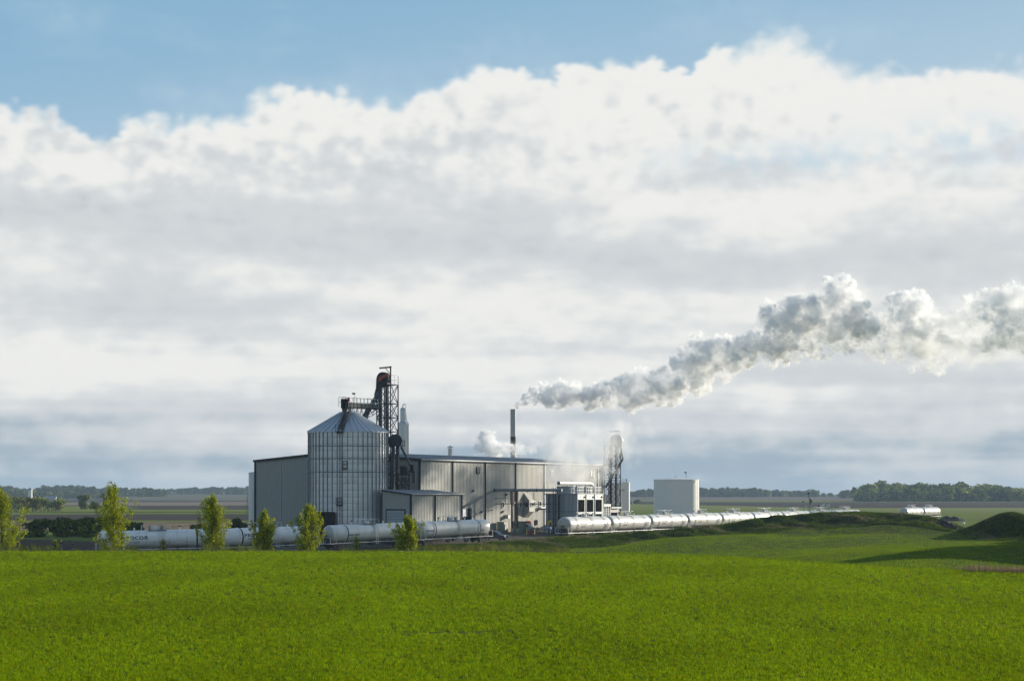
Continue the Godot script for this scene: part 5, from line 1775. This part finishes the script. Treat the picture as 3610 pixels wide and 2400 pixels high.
func make_wagon() -> Node3D:
	var t := thing("tank_wagon", "tank wagon", "tank wagon")
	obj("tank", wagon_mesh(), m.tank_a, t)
	for x in [-6.0, 6.0]:
		var b := MB.new()
		b.lathe([Vector2(TR, x - 0.13), Vector2(TR + 0.07, x - 0.11), Vector2(TR + 0.07, x + 0.11), Vector2(TR, x + 0.13)], 44, Transform3D(Basis(Vector3(0, 1, 0), Vector3(1, 0, 0), Vector3(0, 0, -1)), Vector3(0, TY, 0)))
		part("band", b, m.tank_paint, t)
		b = MB.new()
		b.lathe([Vector2(TR + 0.02, x + 0.13), Vector2(TR + 0.03, x + 0.4)], 44, Transform3D(Basis(Vector3(0, 1, 0), Vector3(1, 0, 0), Vector3(0, 0, -1)), Vector3(0, TY, 0)))
		part("band_edge", b, m.dark_trim, t)
	# fittings on top
	var top := TY + TR
	var b := MB.new()
	b.box(Vector3(0, top + 0.03, 0), Vector3(3.0, 0.08, 1.5))
	part("top_platform", b, m.steel_grey, t)
	b = MB.new()
	b.lathe([Vector2(0.55, top - 0.1), Vector2(0.55, top + 0.4), Vector2(0.6, top + 0.42), Vector2(0.6, top + 0.5), Vector2(0, top + 0.58)], 18, Transform3D(Basis(), Vector3(-0.3, 0, 0)))
	part("manway", b, m.tank_paint, t)
	for x in [-1.2, 0.6, 1.0]:
		b = MB.new()
		b.lathe([Vector2(0.15, top), Vector2(0.15, top + 0.45), Vector2(0.22, top + 0.47), Vector2(0.2, top + 0.62), Vector2(0, top + 0.66)], 10, Transform3D(Basis(), Vector3(x, 0, 0.25)))
		part("valve", b, m.steel_grey, t)
	for x in [-2.0, -0.35, 1.5]:
		b = MB.new()
		for z in [-0.65, 0.65]:
			b.tube([Vector3(x - 0.45, top - 0.1, z), Vector3(x - 0.45, top + 0.72, z), Vector3(x - 0.35, top + 0.8, z), Vector3(x + 0.45, top + 0.8, z), Vector3(x + 0.55, top + 0.72, z), Vector3(x + 0.55, top - 0.1, z)], 0.03, 0.03, 6)
		b.bar(Vector3(x - 0.45, top + 0.78, -0.65), Vector3(x - 0.45, top + 0.78, 0.65), 0.05)
		b.bar(Vector3(x + 0.5, top + 0.78, -0.65), Vector3(x + 0.5, top + 0.78, 0.65), 0.05)
		part("handrail", b, m.white_paint, t)
	for x in [-3.6, 3.6]:
		b = MB.new()
		b.lathe([Vector2(0.13, top - 0.06), Vector2(0.13, top + 0.45)], 10, Transform3D(Basis(), Vector3(x, 0, 0)))
		part("vent", b, m.tank_paint, t)
		b = MB.new()
		b.lathe([Vector2(0.16, top + 0.45), Vector2(0.16, top + 0.62), Vector2(0, top + 0.66)], 10, Transform3D(Basis(), Vector3(x, 0, 0)))
		part("vent_cap", b, m.steel_dark, t)
	# ladders over the sides
	for s in [-1.0, 1.0]:
		b = MB.new()
		for x in [0.55, 0.95]:
			var run := []
			for i in 7:
				var a := deg_to_rad(60.0 - 12.0 * i)
				run.append(Vector3(x, TY + sin(a) * (TR + 0.12), s * cos(a) * (TR + 0.12)))
			run.append(Vector3(x, 0.75, s * (TR + 0.12)))
			b.tube(run, 0.03, 0.03, 5)
			for i in range(1, 7):
				if x < 0.7: b.bar(run[i], run[i] + Vector3(0.4, 0, 0), 0.04)
		part("side_ladder", b, m.white_paint, t)
		b = MB.new()
		b.tube([Vector3(-9.3, 1.08, s * 1.35), Vector3(9.3, 1.08, s * 1.35)], 0.055, 0.055, 6)
		part("side_rail", b, m.white_paint, t)
	for s in [-1.0, 1.0]:
		b = MB.new()
		b.box(Vector3(s * 9.35, 1.05, 0), Vector3(0.9, 0.1, 2.8))
		part("end_platform", b, m.white_paint, t)
		b = MB.new()
		for z in [-1.35, 1.35]:
			b.bar(Vector3(s * 9.7, 1.05, z), Vector3(s * 9.7, 2.15, z), 0.06)
			b.bar(Vector3(s * 8.4, 1.05, z), Vector3(s * 8.4, 1.75, z), 0.06)
		b.bar(Vector3(s * 9.7, 2.12, -1.35), Vector3(s * 9.7, 2.12, 1.35), 0.06)
		part("end_rail", b, m.white_paint, t)
		b = MB.new()
		b.box(Vector3(s * 7.5, 1.0, 0), Vector3(2.4, 0.65, 1.9))
		b.box(Vector3(s * 8.9, 0.95, 0), Vector3(1.6, 0.45, 0.5))
		part("bolster", b, m.rubber, t)
		b = MB.new()
		b.box(Vector3(s * 9.75, 0.85, 0), Vector3(0.7, 0.28, 0.26))
		b.box(Vector3(s * 9.98, 0.85, 0.12), Vector3(0.24, 0.36, 0.2))
		part("coupler", b, m.rubber, t)
		b = MB.new()
		for z in [-1.0, 1.0]:
			b.box(Vector3(s * 7.5, 0.5, z), Vector3(2.5, 0.26, 0.16))
			b.box(Vector3(s * 7.5, 0.55, z), Vector3(0.6, 0.55, 0.2))
			for dx in [-0.88, 0.88]:
				b.box(Vector3(s * 7.5 + dx, 0.44, z), Vector3(0.34, 0.34, 0.22))
		var bg := part("bogie", b, m.rubber, t)
		for dx in [-0.88, 0.88]:
			for z in [-0.75, 0.75]:
				b = MB.new()
				var xf := Transform3D(Basis(Vector3.RIGHT, PI / 2), Vector3(s * 7.5 + dx, 0.44, z))
				b.lathe([Vector2(0.0, -0.07), Vector2(0.44, -0.07), Vector2(0.42, 0.07), Vector2(0.0, 0.07)], 20, xf, false)
				part("wheel", b, m.rail_rust, bg)
	b = MB.new()
	b.box(Vector3(0.7, 0.85, 0), Vector3(0.7, 0.7, 0.6))
	b.box(Vector3(3.2, 1.0, 0.4), Vector3(0.5, 0.4, 0.5))
	part("outlet_valve", b, m.rubber, t)
	return t

func wagons() -> void:
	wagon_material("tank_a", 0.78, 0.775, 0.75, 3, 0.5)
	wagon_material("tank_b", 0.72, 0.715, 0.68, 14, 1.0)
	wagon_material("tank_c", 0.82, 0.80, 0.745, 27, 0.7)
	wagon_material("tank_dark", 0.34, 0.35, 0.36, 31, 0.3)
	var proto := make_wagon()
	var list := [
		# x, z, heading, label, paint, letters
		[-57.0, 342.0, 76.0, "leftmost white tank wagon, its big black letters partly behind the tallest poplar", "tank_a", 1],
		[-39.8, 348.5, 52.0, "second white tank wagon from the left, big lettering cut by a narrow poplar", "tank_a", 2],
		[-24.4, 360.0, 43.0, "rust-streaked greyish tank wagon in front of the silo's foot", "tank_b", 3],
		[-10.6, 374.0, 39.0, "pale tank wagon in front of the small shed, cars showing underneath", "tank_b", 4],
	]
	for i in 9:
		var s := 8.85 + 18.85 * i
		list.append([9.74 + 0.469 * s, 399.0 + 0.883 * s, 28.0, [
			"sunlit white tank wagon nearest the cooling tower, first of the straight row",
			"second sunlit tank wagon of the straight row, below the lattice tower",
			"third tank wagon of the straight row, at the big white tank's left edge",
			"fourth tank wagon of the straight row, under the big white tank's right edge",
			"fifth tank wagon of the row, where the grassy bank first hides its belly",
			"sixth tank wagon of the row, lower half behind the grassy bank",
			"seventh tank wagon of the row, white, just left of the dark one",
			"dark grey tank wagon with loading gear above it, behind the bank",
			"last white tank wagon of the row, right of the dark grey one"][i], "tank_dark" if i == 7 else "tank_c", 5 + i])
	list.append([at(3184, 675).x + 0.469 * 8.8, 675.0 + 8.8 * 0.883, 27.0, "left white tank wagon of the far separate pair on the right", "tank_c", 14])
	list.append([at(3184, 675).x + 0.469 * 27.6, 675.0 + 27.6 * 0.883, 27.0, "right white tank wagon of the far separate pair, behind the black earth", "tank_c", 15])
	for k in list.size():
		var q: Array = list[k]
		var y := curve(rail_y, q[0])
		if k >= 13: y = -0.75
		var t: Node3D = proto if k == 0 else copy(proto, "tank_wagon", "", Vector3.ZERO, 0.0)
		if k == 0: continue
		dress(t, q, y)
	dress(proto, list[0], curve(rail_y, list[0][0]))

func dress(t: Node3D, q: Array, y: float) -> void:
	t.position = Vector3(q[0], y, -q[1])
	t.rotation.y = PI / 2 - deg_to_rad(q[2])
	# the siding climbs gently to the right
	if q[5] < 5: t.rotation.z = 0.019
	t.set_meta("label", q[3])
	t.set_meta("group", "white tank wagons on the sidings")
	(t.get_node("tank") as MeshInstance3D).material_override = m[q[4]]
	var k: int = q[5]
	if k == 1:
		lettering(t, "PROCOR", -3.65, 0.28, 0.52, 1.45, m.letter_black)
		lettering(t, "PROX 40691", -4.0, -0.45, 0.3, 1.05, m.letter_grey)
		lettering(t, "LD LMT 187 000", -4.0, -0.85, 0.14, 1.2, m.letter_grey, false)
		lettering(t, "DOT 111A", 4.9, -0.55, 0.16, 1.3, m.letter_grey, false)
	elif k == 2:
		lettering(t, "PROCOR", -3.4, 0.28, 0.52, 1.45, m.letter_black)
		lettering(t, "PROX 40693", -3.7, -0.3, 0.28, 1.05, m.letter_grey)
		lettering(t, "LT WT 75 800", -3.9, -0.72, 0.14, 1.2, m.letter_grey, false)
	elif k == 3:
		lettering(t, "PROX 40747", -4.3, -0.25, 0.3, 1.05, m.letter_faded)
		lettering(t, "LD LMT 187 000", -4.3, -0.62, 0.13, 1.1, m.letter_grey, false)
	elif k == 4:
		lettering(t, "PROX 40945", -7.3, -0.1, 0.26, 0.95, m.letter_faded)
		slab("placard", Vector3(7.0, 2.2, 1.43), Vector3(0.36, 0.34, 0.06), m.letter_black, t)
	else:
		if k != 12:
			lettering(t, "PROCOR", -3.4, 0.2, 0.34, 1.5, m.letter_faded)
			lettering(t, "PROX 409%02d" % (11 + k * 3), -3.4, -0.4, 0.22, 1.1, m.letter_grey)
		slab("notice_panel", Vector3(7.2, 2.55, 1.45), Vector3(0.9, 0.75, 0.03), m.letter_grey, t)

# ---------------------------------------------------------------- vehicles
func pickup(called: String, label: String, paint: Material, pos: Vector3, turn: float, closed := false) -> void:
	var t := thing(called, label, "car" if closed else "pickup truck", pos, turn)
	var body := PackedVector2Array([Vector2(-2.65, 0.45), Vector2(-2.68, 1.05), Vector2(-0.75, 1.08), Vector2(1.1, 1.08), Vector2(2.35, 0.98), Vector2(2.62, 0.82), Vector2(2.66, 0.42), Vector2(2.2, 0.36), Vector2(-2.2, 0.36)])
	var b := MB.new()
	b.prism(body, 1.86)
	part("body", b, paint, t)
	var roof := PackedVector2Array([Vector2(-0.85, 1.06), Vector2(-0.75, 1.66), Vector2(-0.55, 1.74), Vector2(0.45, 1.74), Vector2(0.62, 1.68), Vector2(1.3, 1.06)])
	if closed:
		roof = PackedVector2Array([Vector2(-2.6, 1.04), Vector2(-2.35, 1.62), Vector2(-2.1, 1.72), Vector2(0.35, 1.72), Vector2(0.55, 1.66), Vector2(1.3, 1.04)])
	b = MB.new()
	b.prism(roof, 1.6)
	part("cabin", b, paint, t)
	b = MB.new()
	for z in [-0.805, 0.805]:
		b.prism(PackedVector2Array([Vector2(-0.68, 1.12), Vector2(-0.6, 1.6), Vector2(0.42, 1.6), Vector2(0.95, 1.12)]), 0.03, Vector3(0, 0, z))
		if closed: b.prism(PackedVector2Array([Vector2(-2.35, 1.12), Vector2(-2.2, 1.58), Vector2(-0.8, 1.6), Vector2(-0.85, 1.12)]), 0.03, Vector3(0, 0, z))
	part("side_window", b, m.glass, t)
	b = MB.new()
	b.quad(Vector3(1.3, 1.1, 0.72), Vector3(1.3, 1.1, -0.72), Vector3(0.66, 1.69, -0.68), Vector3(0.66, 1.69, 0.68))
	part("windscreen", b, m.glass, t)
	if not closed:
		b = MB.new()
		b.box(Vector3(-1.7, 1.075, 0), Vector3(1.75, 0.03, 1.6))
		part("load_bed", b, m.rubber, t)
	for x in [-1.65, 1.68]:
		for z in [-0.82, 0.82]:
			b = MB.new()
			var xf := Transform3D(Basis(Vector3.RIGHT, PI / 2), Vector3(x, 0.37, z))
			b.lathe([Vector2(0.2, -0.12), Vector2(0.36, -0.12), Vector2(0.37, 0.0), Vector2(0.36, 0.12), Vector2(0.2, 0.12)], 18, xf, false)
			var wh := part("wheel", b, m.rubber, t)
			b = MB.new()
			b.lathe([Vector2(0, -0.1), Vector2(0.21, -0.1), Vector2(0.21, 0.1), Vector2(0, 0.1)], 14, xf, false)
			part("rim", b, m.steel_grey, wh)
	for z in [-0.68, 0.68]:
		slab("headlight", Vector3(2.64, 0.78, z), Vector3(0.08, 0.2, 0.4), m.white_paint, t)
		slab("tail_light", Vector3(-2.68, 0.9, z * 1.15), Vector3(0.05, 0.3, 0.16), m.red, t)
	slab("bumper", Vector3(2.68, 0.5, 0), Vector3(0.14, 0.2, 1.8), m.steel_bright, t)
	slab("grille", Vector3(2.665, 0.77, 0), Vector3(0.05, 0.2, 0.9), m.rubber, t)

func vehicles() -> void:
	var silver := mat("silver_paint", 0.42, 0.43, 0.45, 0.3, 0.3)
	silver.clearcoat_enabled = true
	var navy := mat("navy_paint", 0.012, 0.02, 0.05, 0.25)
	navy.clearcoat_enabled = true
	var sage := mat("sage_paint", 0.30, 0.36, 0.28, 0.35)
	pickup("pickup_truck", "silver pickup showing beneath the fourth tank wagon", silver, at(1610, 385, -0.95), deg_to_rad(8))
	pickup("parked_car", "dark blue car at the right end of the pale fourth tank wagon", navy, at(1742, 391, -0.75), deg_to_rad(-28), true)
	pickup("pickup_truck", "pale green pickup parked beside the electrical cabinets", sage, at(1853, 431, 0.02), deg_to_rad(-22))

# ---------------------------------------------------------------- steam
# one skin round all the balls [centre, radius, fullness]: distances on a grid, meshed as surface nets
func skin(balls: Array, cell: float, blend: float, rough: float) -> ArrayMesh:
	var lo := Vector3.ONE * 1e9
	var hi := Vector3.ONE * -1e9
	for q in balls:
		lo = lo.min(q[0] - Vector3.ONE * (q[1] + 1.2))
		hi = hi.max(q[0] + Vector3.ONE * (q[1] + 1.2))
	var nx := int((hi.x - lo.x) / cell) + 2
	var ny := int((hi.y - lo.y) / cell) + 2
	var nz := int((hi.z - lo.z) / cell) + 2
	var f := PackedFloat32Array()
	f.resize(nx * ny * nz)
	f.fill(5.0)
	for q in balls:
		var r: float = q[1]
		var c: Vector3 = (q[0] - lo) / cell
		var reach := (r + 0.7) / cell
		for z in range(maxi(0, int(c.z - reach)), mini(nz, int(c.z + reach) + 2)):
			for y in range(maxi(0, int(c.y - reach)), mini(ny, int(c.y + reach) + 2)):
				var yz := (y - c.y) * (y - c.y) + (z - c.z) * (z - c.z)
				if yz > reach * reach: continue
				var row := (z * ny + y) * nx
				var half := sqrt(reach * reach - yz)
				for x in range(maxi(0, int(c.x - half)), mini(nx, int(c.x + half) + 2)):
					var d := sqrt((x - c.x) * (x - c.x) + yz) * cell - r
					var o := f[row + x]
					if d - o > blend: continue
					if o - d > blend: f[row + x] = d
					else:
						var h := 0.5 + 0.5 * (o - d) / blend
						f[row + x] = lerpf(o, d, h) - blend * h * (1.0 - h)
	var noise := FastNoiseLite.new()
	noise.seed = 77
	noise.frequency = 0.16 / cell
	noise.fractal_octaves = 2
	for i in f.size():
		var d := f[i]
		if d < 1.0 and d > -1.2:
			f[i] = d + rough * (absf(noise.get_noise_3d(i % nx * cell, i / nx % ny * cell, i / (nx * ny) * cell)) * 2.0 - 0.5)
	var at_ := {}
	var st := SurfaceTool.new()
	st.begin(Mesh.PRIMITIVE_TRIANGLES)
	st.set_smooth_group(0)
	var count := 0
	var off := [0, 1, nx, nx + 1, nx * ny, nx * ny + 1, nx * ny + nx, nx * ny + nx + 1]
	var corner := [Vector3(0, 0, 0), Vector3(1, 0, 0), Vector3(0, 1, 0), Vector3(1, 1, 0), Vector3(0, 0, 1), Vector3(1, 0, 1), Vector3(0, 1, 1), Vector3(1, 1, 1)]
	var ends := [[0, 1], [2, 3], [4, 5], [6, 7], [0, 2], [1, 3], [4, 6], [5, 7], [0, 4], [1, 5], [2, 6], [3, 7]]
	for z in nz - 1:
		for y in ny - 1:
			for x in nx - 1:
				var i := (z * ny + y) * nx + x
				var first := f[i]
				if absf(first) > 2.6 * cell + 0.4: continue
				var n := 0
				for k in 8:
					if f[i + off[k]] < 0.0: n += 1
				if n == 0 or n == 8: continue
				var sum := Vector3.ZERO
				var hits := 0
				for e in ends:
					var a := f[i + off[e[0]]]
					var b := f[i + off[e[1]]]
					if (a < 0.0) != (b < 0.0):
						sum += corner[e[0]].lerp(corner[e[1]], a / (a - b))
						hits += 1
				st.add_vertex(lo + (Vector3(x, y, z) + sum / hits) * cell)
				at_[i] = count
				count += 1
	var sx := 1
	var sy := nx
	var sz := nx * ny
	for i in at_:
		for e in [[sx, sy, sz], [sy, sz, sx], [sz, sx, sy]]:
			var inside := f[i] < 0.0
			if inside == (f[i + e[0]] < 0.0): continue
			if not (at_.has(i - e[1]) and at_.has(i - e[2]) and at_.has(i - e[1] - e[2])): continue
			var a: int = at_[i]
			var b: int = at_[i - e[1]]
			var c: int = at_[i - e[1] - e[2]]
			var d: int = at_[i - e[2]]
			for k in ([a, c, b, a, d, c] if inside else [a, b, c, a, c, d]):
				st.add_index(k)
	st.generate_normals()
	return st.commit()

# a droplet cluster: a small cupped leaf of mist
func flake(spread := 1.15, count := 13) -> ArrayMesh:
	var b := MB.new()
	for q in count:
		var c := Vector3(rng.randfn(), rng.randfn(), rng.randfn()) * spread
		var bs := Basis(Vector3(rng.randfn(), rng.randfn(), rng.randfn()).normalized(), rng.randf() * TAU).scaled(Vector3.ONE * 0.33)
		for k in 4:
			var a0 := TAU * k / 4
			var a1 := TAU * (k + 1) / 4
			b.tri(c + bs * Vector3(0, 0.8, 0), c + bs * Vector3(cos(a1), 0, sin(a1)), c + bs * Vector3(cos(a0), 0, sin(a0)))
	return b.mesh()

# line: x, y, radius in the photograph's small scale (carried to metres at distance z), how solid
func puffs(line: Array, z: float, budget: int, reach: float, size: float, cell: float, label: String) -> void:
	var k := 1.5303 / F * z
	var balls := []
	for q in line:
		var p := Vector3((q[0] * 1.5303 - CX) / F * z, EYE + (HORIZON - q[1] * 1.5303) / F * z, -z)
		var r: float = q[2] * k
		var full: float = q[3] if q.size() > 3 else 1.0
		balls.append([p, r * 0.78, full])
		for a in 12:
			var d := Vector3(rng.randfn(), rng.randfn(), rng.randfn()).normalized()
			var c := p + d * r * 0.7
			var rr := r * rng.randf_range(0.3, 0.5)
			balls.append([c, rr, full])
			for e in 7:
				var d2 := (d + Vector3(rng.randfn(), rng.randfn(), rng.randfn()) * 0.6).normalized()
				var c2 := c + d2 * rr * 0.8
				var r2 := rr * rng.randf_range(0.25, 0.5)
				balls.append([c2, r2, full])
				if r2 > 0.35:
					for f in 3:
						var d3 := (d2 + Vector3(rng.randfn(), rng.randfn(), rng.randfn()) * 0.6).normalized()
						balls.append([c2 + d3 * r2 * 0.8, r2 * rng.randf_range(0.3, 0.5), full])
	var o := Node3D.new()
	o.name = numbered("steam_plume")
	add_child(o)
	tag(o, label, "steam", "", "stuff")
	var body := []
	var white := []
	var places := []
	var total := 0.0
	for q in balls:
		if rng.randf() < q[2]: body.append([q[0], q[1] * (0.55 + 0.45 * q[2]), 1.0])
		total += q[1] * q[1]
	if cell > 0.0:
		var sk := obj("billow", skin(body, cell, cell * 0.8, cell * 0.7), m.steam, o)
		sk.set_meta("kind", "stuff")
	white = []
	for q in balls:
		for i in int(ceil(budget * q[1] * q[1] / total)):
			var d := Vector3(rng.randfn(), rng.randfn(), rng.randfn()).normalized()
			if rng.randf() > q[2]: continue
			var rad: float = q[1] * pow(rng.randf(), 0.42) * (1.0 + reach * absf(rng.randfn()) * 0.1)
			places.append(Transform3D(Basis(Vector3(rng.randfn(), rng.randfn(), rng.randfn()).normalized(), rng.randf() * TAU).scaled(Vector3.ONE * size * rng.randf_range(0.6, 1.4)), q[0] + d * rad))
			white.append(Color.WHITE)
	swarm("wisp", "", "", flake(), m.droplet, places, white, o)

func steam() -> void:
	puffs([[1190, 936, 5], [1196, 932, 8], [1205, 926, 11], [1216, 920, 15], [1230, 913, 20], [1246, 906, 26], [1263, 903, 31], [1280, 906, 33], [1300, 908, 35], [1322, 909, 34], [1345, 910, 34], [1368, 910, 35], [1392, 908, 36], [1415, 908, 33], [1438, 902, 36], [1462, 898, 44], [1490, 893, 46], [1515, 892, 42], [1540, 892, 44], [1565, 880, 40], [1580, 856, 46], [1592, 830, 40], [1604, 866, 40], [1618, 820, 52], [1640, 806, 42], [1655, 828, 46], [1678, 818, 42], [1702, 820, 38], [1728, 812, 34], [1750, 798, 50], [1775, 770, 58], [1790, 726, 46], [1800, 800, 44], [1815, 735, 56], [1838, 770, 60], [1850, 718, 40], [1866, 735, 50], [1885, 770, 52], [1902, 690, 44], [1918, 665, 36], [1925, 730, 60], [1942, 668, 34], [1960, 700, 46], [1965, 770, 52], [1985, 740, 44]],
		482, 190000, 1.0, 0.083, 0.0, "dense white steam plume drifting right from the smoke stack")
	puffs([[1995, 770, 46, 0.6], [2020, 750, 38, 0.4], [2040, 790, 44, 0.4], [2060, 720, 38, 0.7], [2085, 705, 36, 1.0], [2090, 770, 50, 0.8], [2110, 705, 36, 1.0], [2120, 820, 40, 0.35], [2135, 730, 42, 1.0], [2150, 780, 48, 0.8], [2165, 830, 36, 0.3], [2180, 760, 40, 0.5], [2200, 790, 34, 0.3], [2245, 720, 40, 0.7], [2265, 770, 40, 0.5], [2280, 705, 42, 0.9], [2305, 760, 50, 0.8], [2330, 700, 44, 0.9], [2350, 770, 52, 0.8], [2390, 730, 66, 0.9], [2440, 740, 76, 0.9]],
		486, 100000, 2.0, 0.092, 0.0, "paler ragged end of the steam plume at the photo's right edge")
	puffs([[1105, 1032, 14, 0.8], [1112, 1020, 17, 0.8], [1122, 1006, 16, 0.8], [1130, 1002, 13, 0.7], [1128, 1030, 23], [1142, 1036, 20, 0.8], [1155, 1038, 16, 0.6], [1168, 1030, 13, 0.4], [1180, 1036, 14, 0.3], [1195, 1032, 13, 0.2], [1210, 1034, 12, 0.1], [1225, 1032, 12, 0.1]],
		476, 42000, 2.0, 0.034, 0.0, "small white steam puff over the roof beside the stack's foot")
	# thin vapour over the cooling tower
	veil([[1290, 1100, 44, 30, 1.0], [1300, 1078, 52, 36, 1.0], [1320, 1095, 60, 26, 0.9], [1285, 1050, 40, 40, 0.8], [1330, 1050, 62, 44, 0.8], [1365, 1025, 60, 40, 0.6], [1400, 1015, 46, 40, 0.5], [1360, 1085, 50, 34, 0.6], [1300, 1020, 48, 30, 0.6], [1425, 1030, 40, 46, 0.4], [1440, 995, 50, 34, 0.3], [1390, 1060, 40, 36, 0.4]],
		442, 800, 0.0245, 0.55, "thin veil of vapour rising from the cooling tower fans past the hall roof")
	# soft mist round the dense plume
	var run := pts([1205, 925, 1250, 905, 1300, 905, 1360, 908, 1420, 905, 1480, 890, 1540, 885, 1600, 840, 1660, 815, 1720, 815, 1780, 770, 1840, 745, 1900, 735, 1950, 730, 2010, 765, 2080, 755, 2150, 775, 2220, 785, 2290, 745, 2360, 745, 2430, 740])
	var wide := pts([1205, 16, 1250, 30, 1360, 40, 1540, 50, 1720, 56, 1840, 76, 1950, 84, 2080, 84, 2220, 74, 2290, 90, 2430, 100])
	var soft := []
	for i in 240:
		var x := lerpf(1210, 2440, pow(i / 239.0, 0.8))
		var w := curve(wide, x)
		var r := w * rng.randf_range(0.15, 0.4)
		soft.append([x, curve(run, x) + w * rng.randf_range(-0.85, 0.85), r * 1.3, r, 0.6 + 0.8 * smoothstep(1950, 2200, x)])
	for q in [[2010, 800, 50, 40], [2060, 780, 60, 60], [2130, 830, 60, 40], [2200, 800, 60, 60], [2230, 740, 40, 50], [2280, 790, 70, 50], [1720, 900, 14, 40], [1715, 940, 5, 14], [2340, 790, 60, 50], [2170, 740, 50, 60]]:
		soft.append([q[0], q[1], q[2], q[3], 1.6 if q[2] > 20 else 0.25])
	veil(soft, 484, 500, 0.036, 0.8, "soft torn mist fraying off the edges of the steam plume")
	veil([[1115, 1010, 24, 22, 1.0], [1130, 1032, 30, 20, 1.0], [1160, 1034, 30, 16, 1.0], [1190, 1036, 26, 14, 0.7], [1215, 1032, 28, 14, 0.5], [1236, 1022, 16, 12, 0.3]],
		476, 240, 0.02, 0.4, "ragged white mist round the steam puff beside the stack's foot")

# fine droplets, thick at the middle of each [x, y, half width, half height, share]
func veil(list: Array, z: float, budget: int, size: float, sigma: float, label: String) -> void:
	var k := 1.5303 / F * z
	var total := 0.0
	for q in list: total += q[2] * q[3] * q[4]
	var places := []
	var tints := []
	for q in list:
		var c := Vector3((q[0] * 1.5303 - CX) / F * z, EYE + (HORIZON - q[1] * 1.5303) / F * z, -z)
		for i in int(ceil(budget * q[2] * q[3] * q[4] / total)):
			var d := Vector3(rng.randfn() * q[2], rng.randfn() * q[3], rng.randfn() * (q[2] + q[3]) * 0.5) * 0.48 * k
			places.append(Transform3D(Basis(Vector3(rng.randfn(), rng.randfn(), rng.randfn()).normalized(), rng.randf() * TAU).scaled(Vector3.ONE * size * rng.randf_range(0.8, 1.2)), c + d))
			tints.append(Color.WHITE)
	swarm("steam_mist", label, "steam", flake(sigma / size, 2600), m.droplet, places, tints)
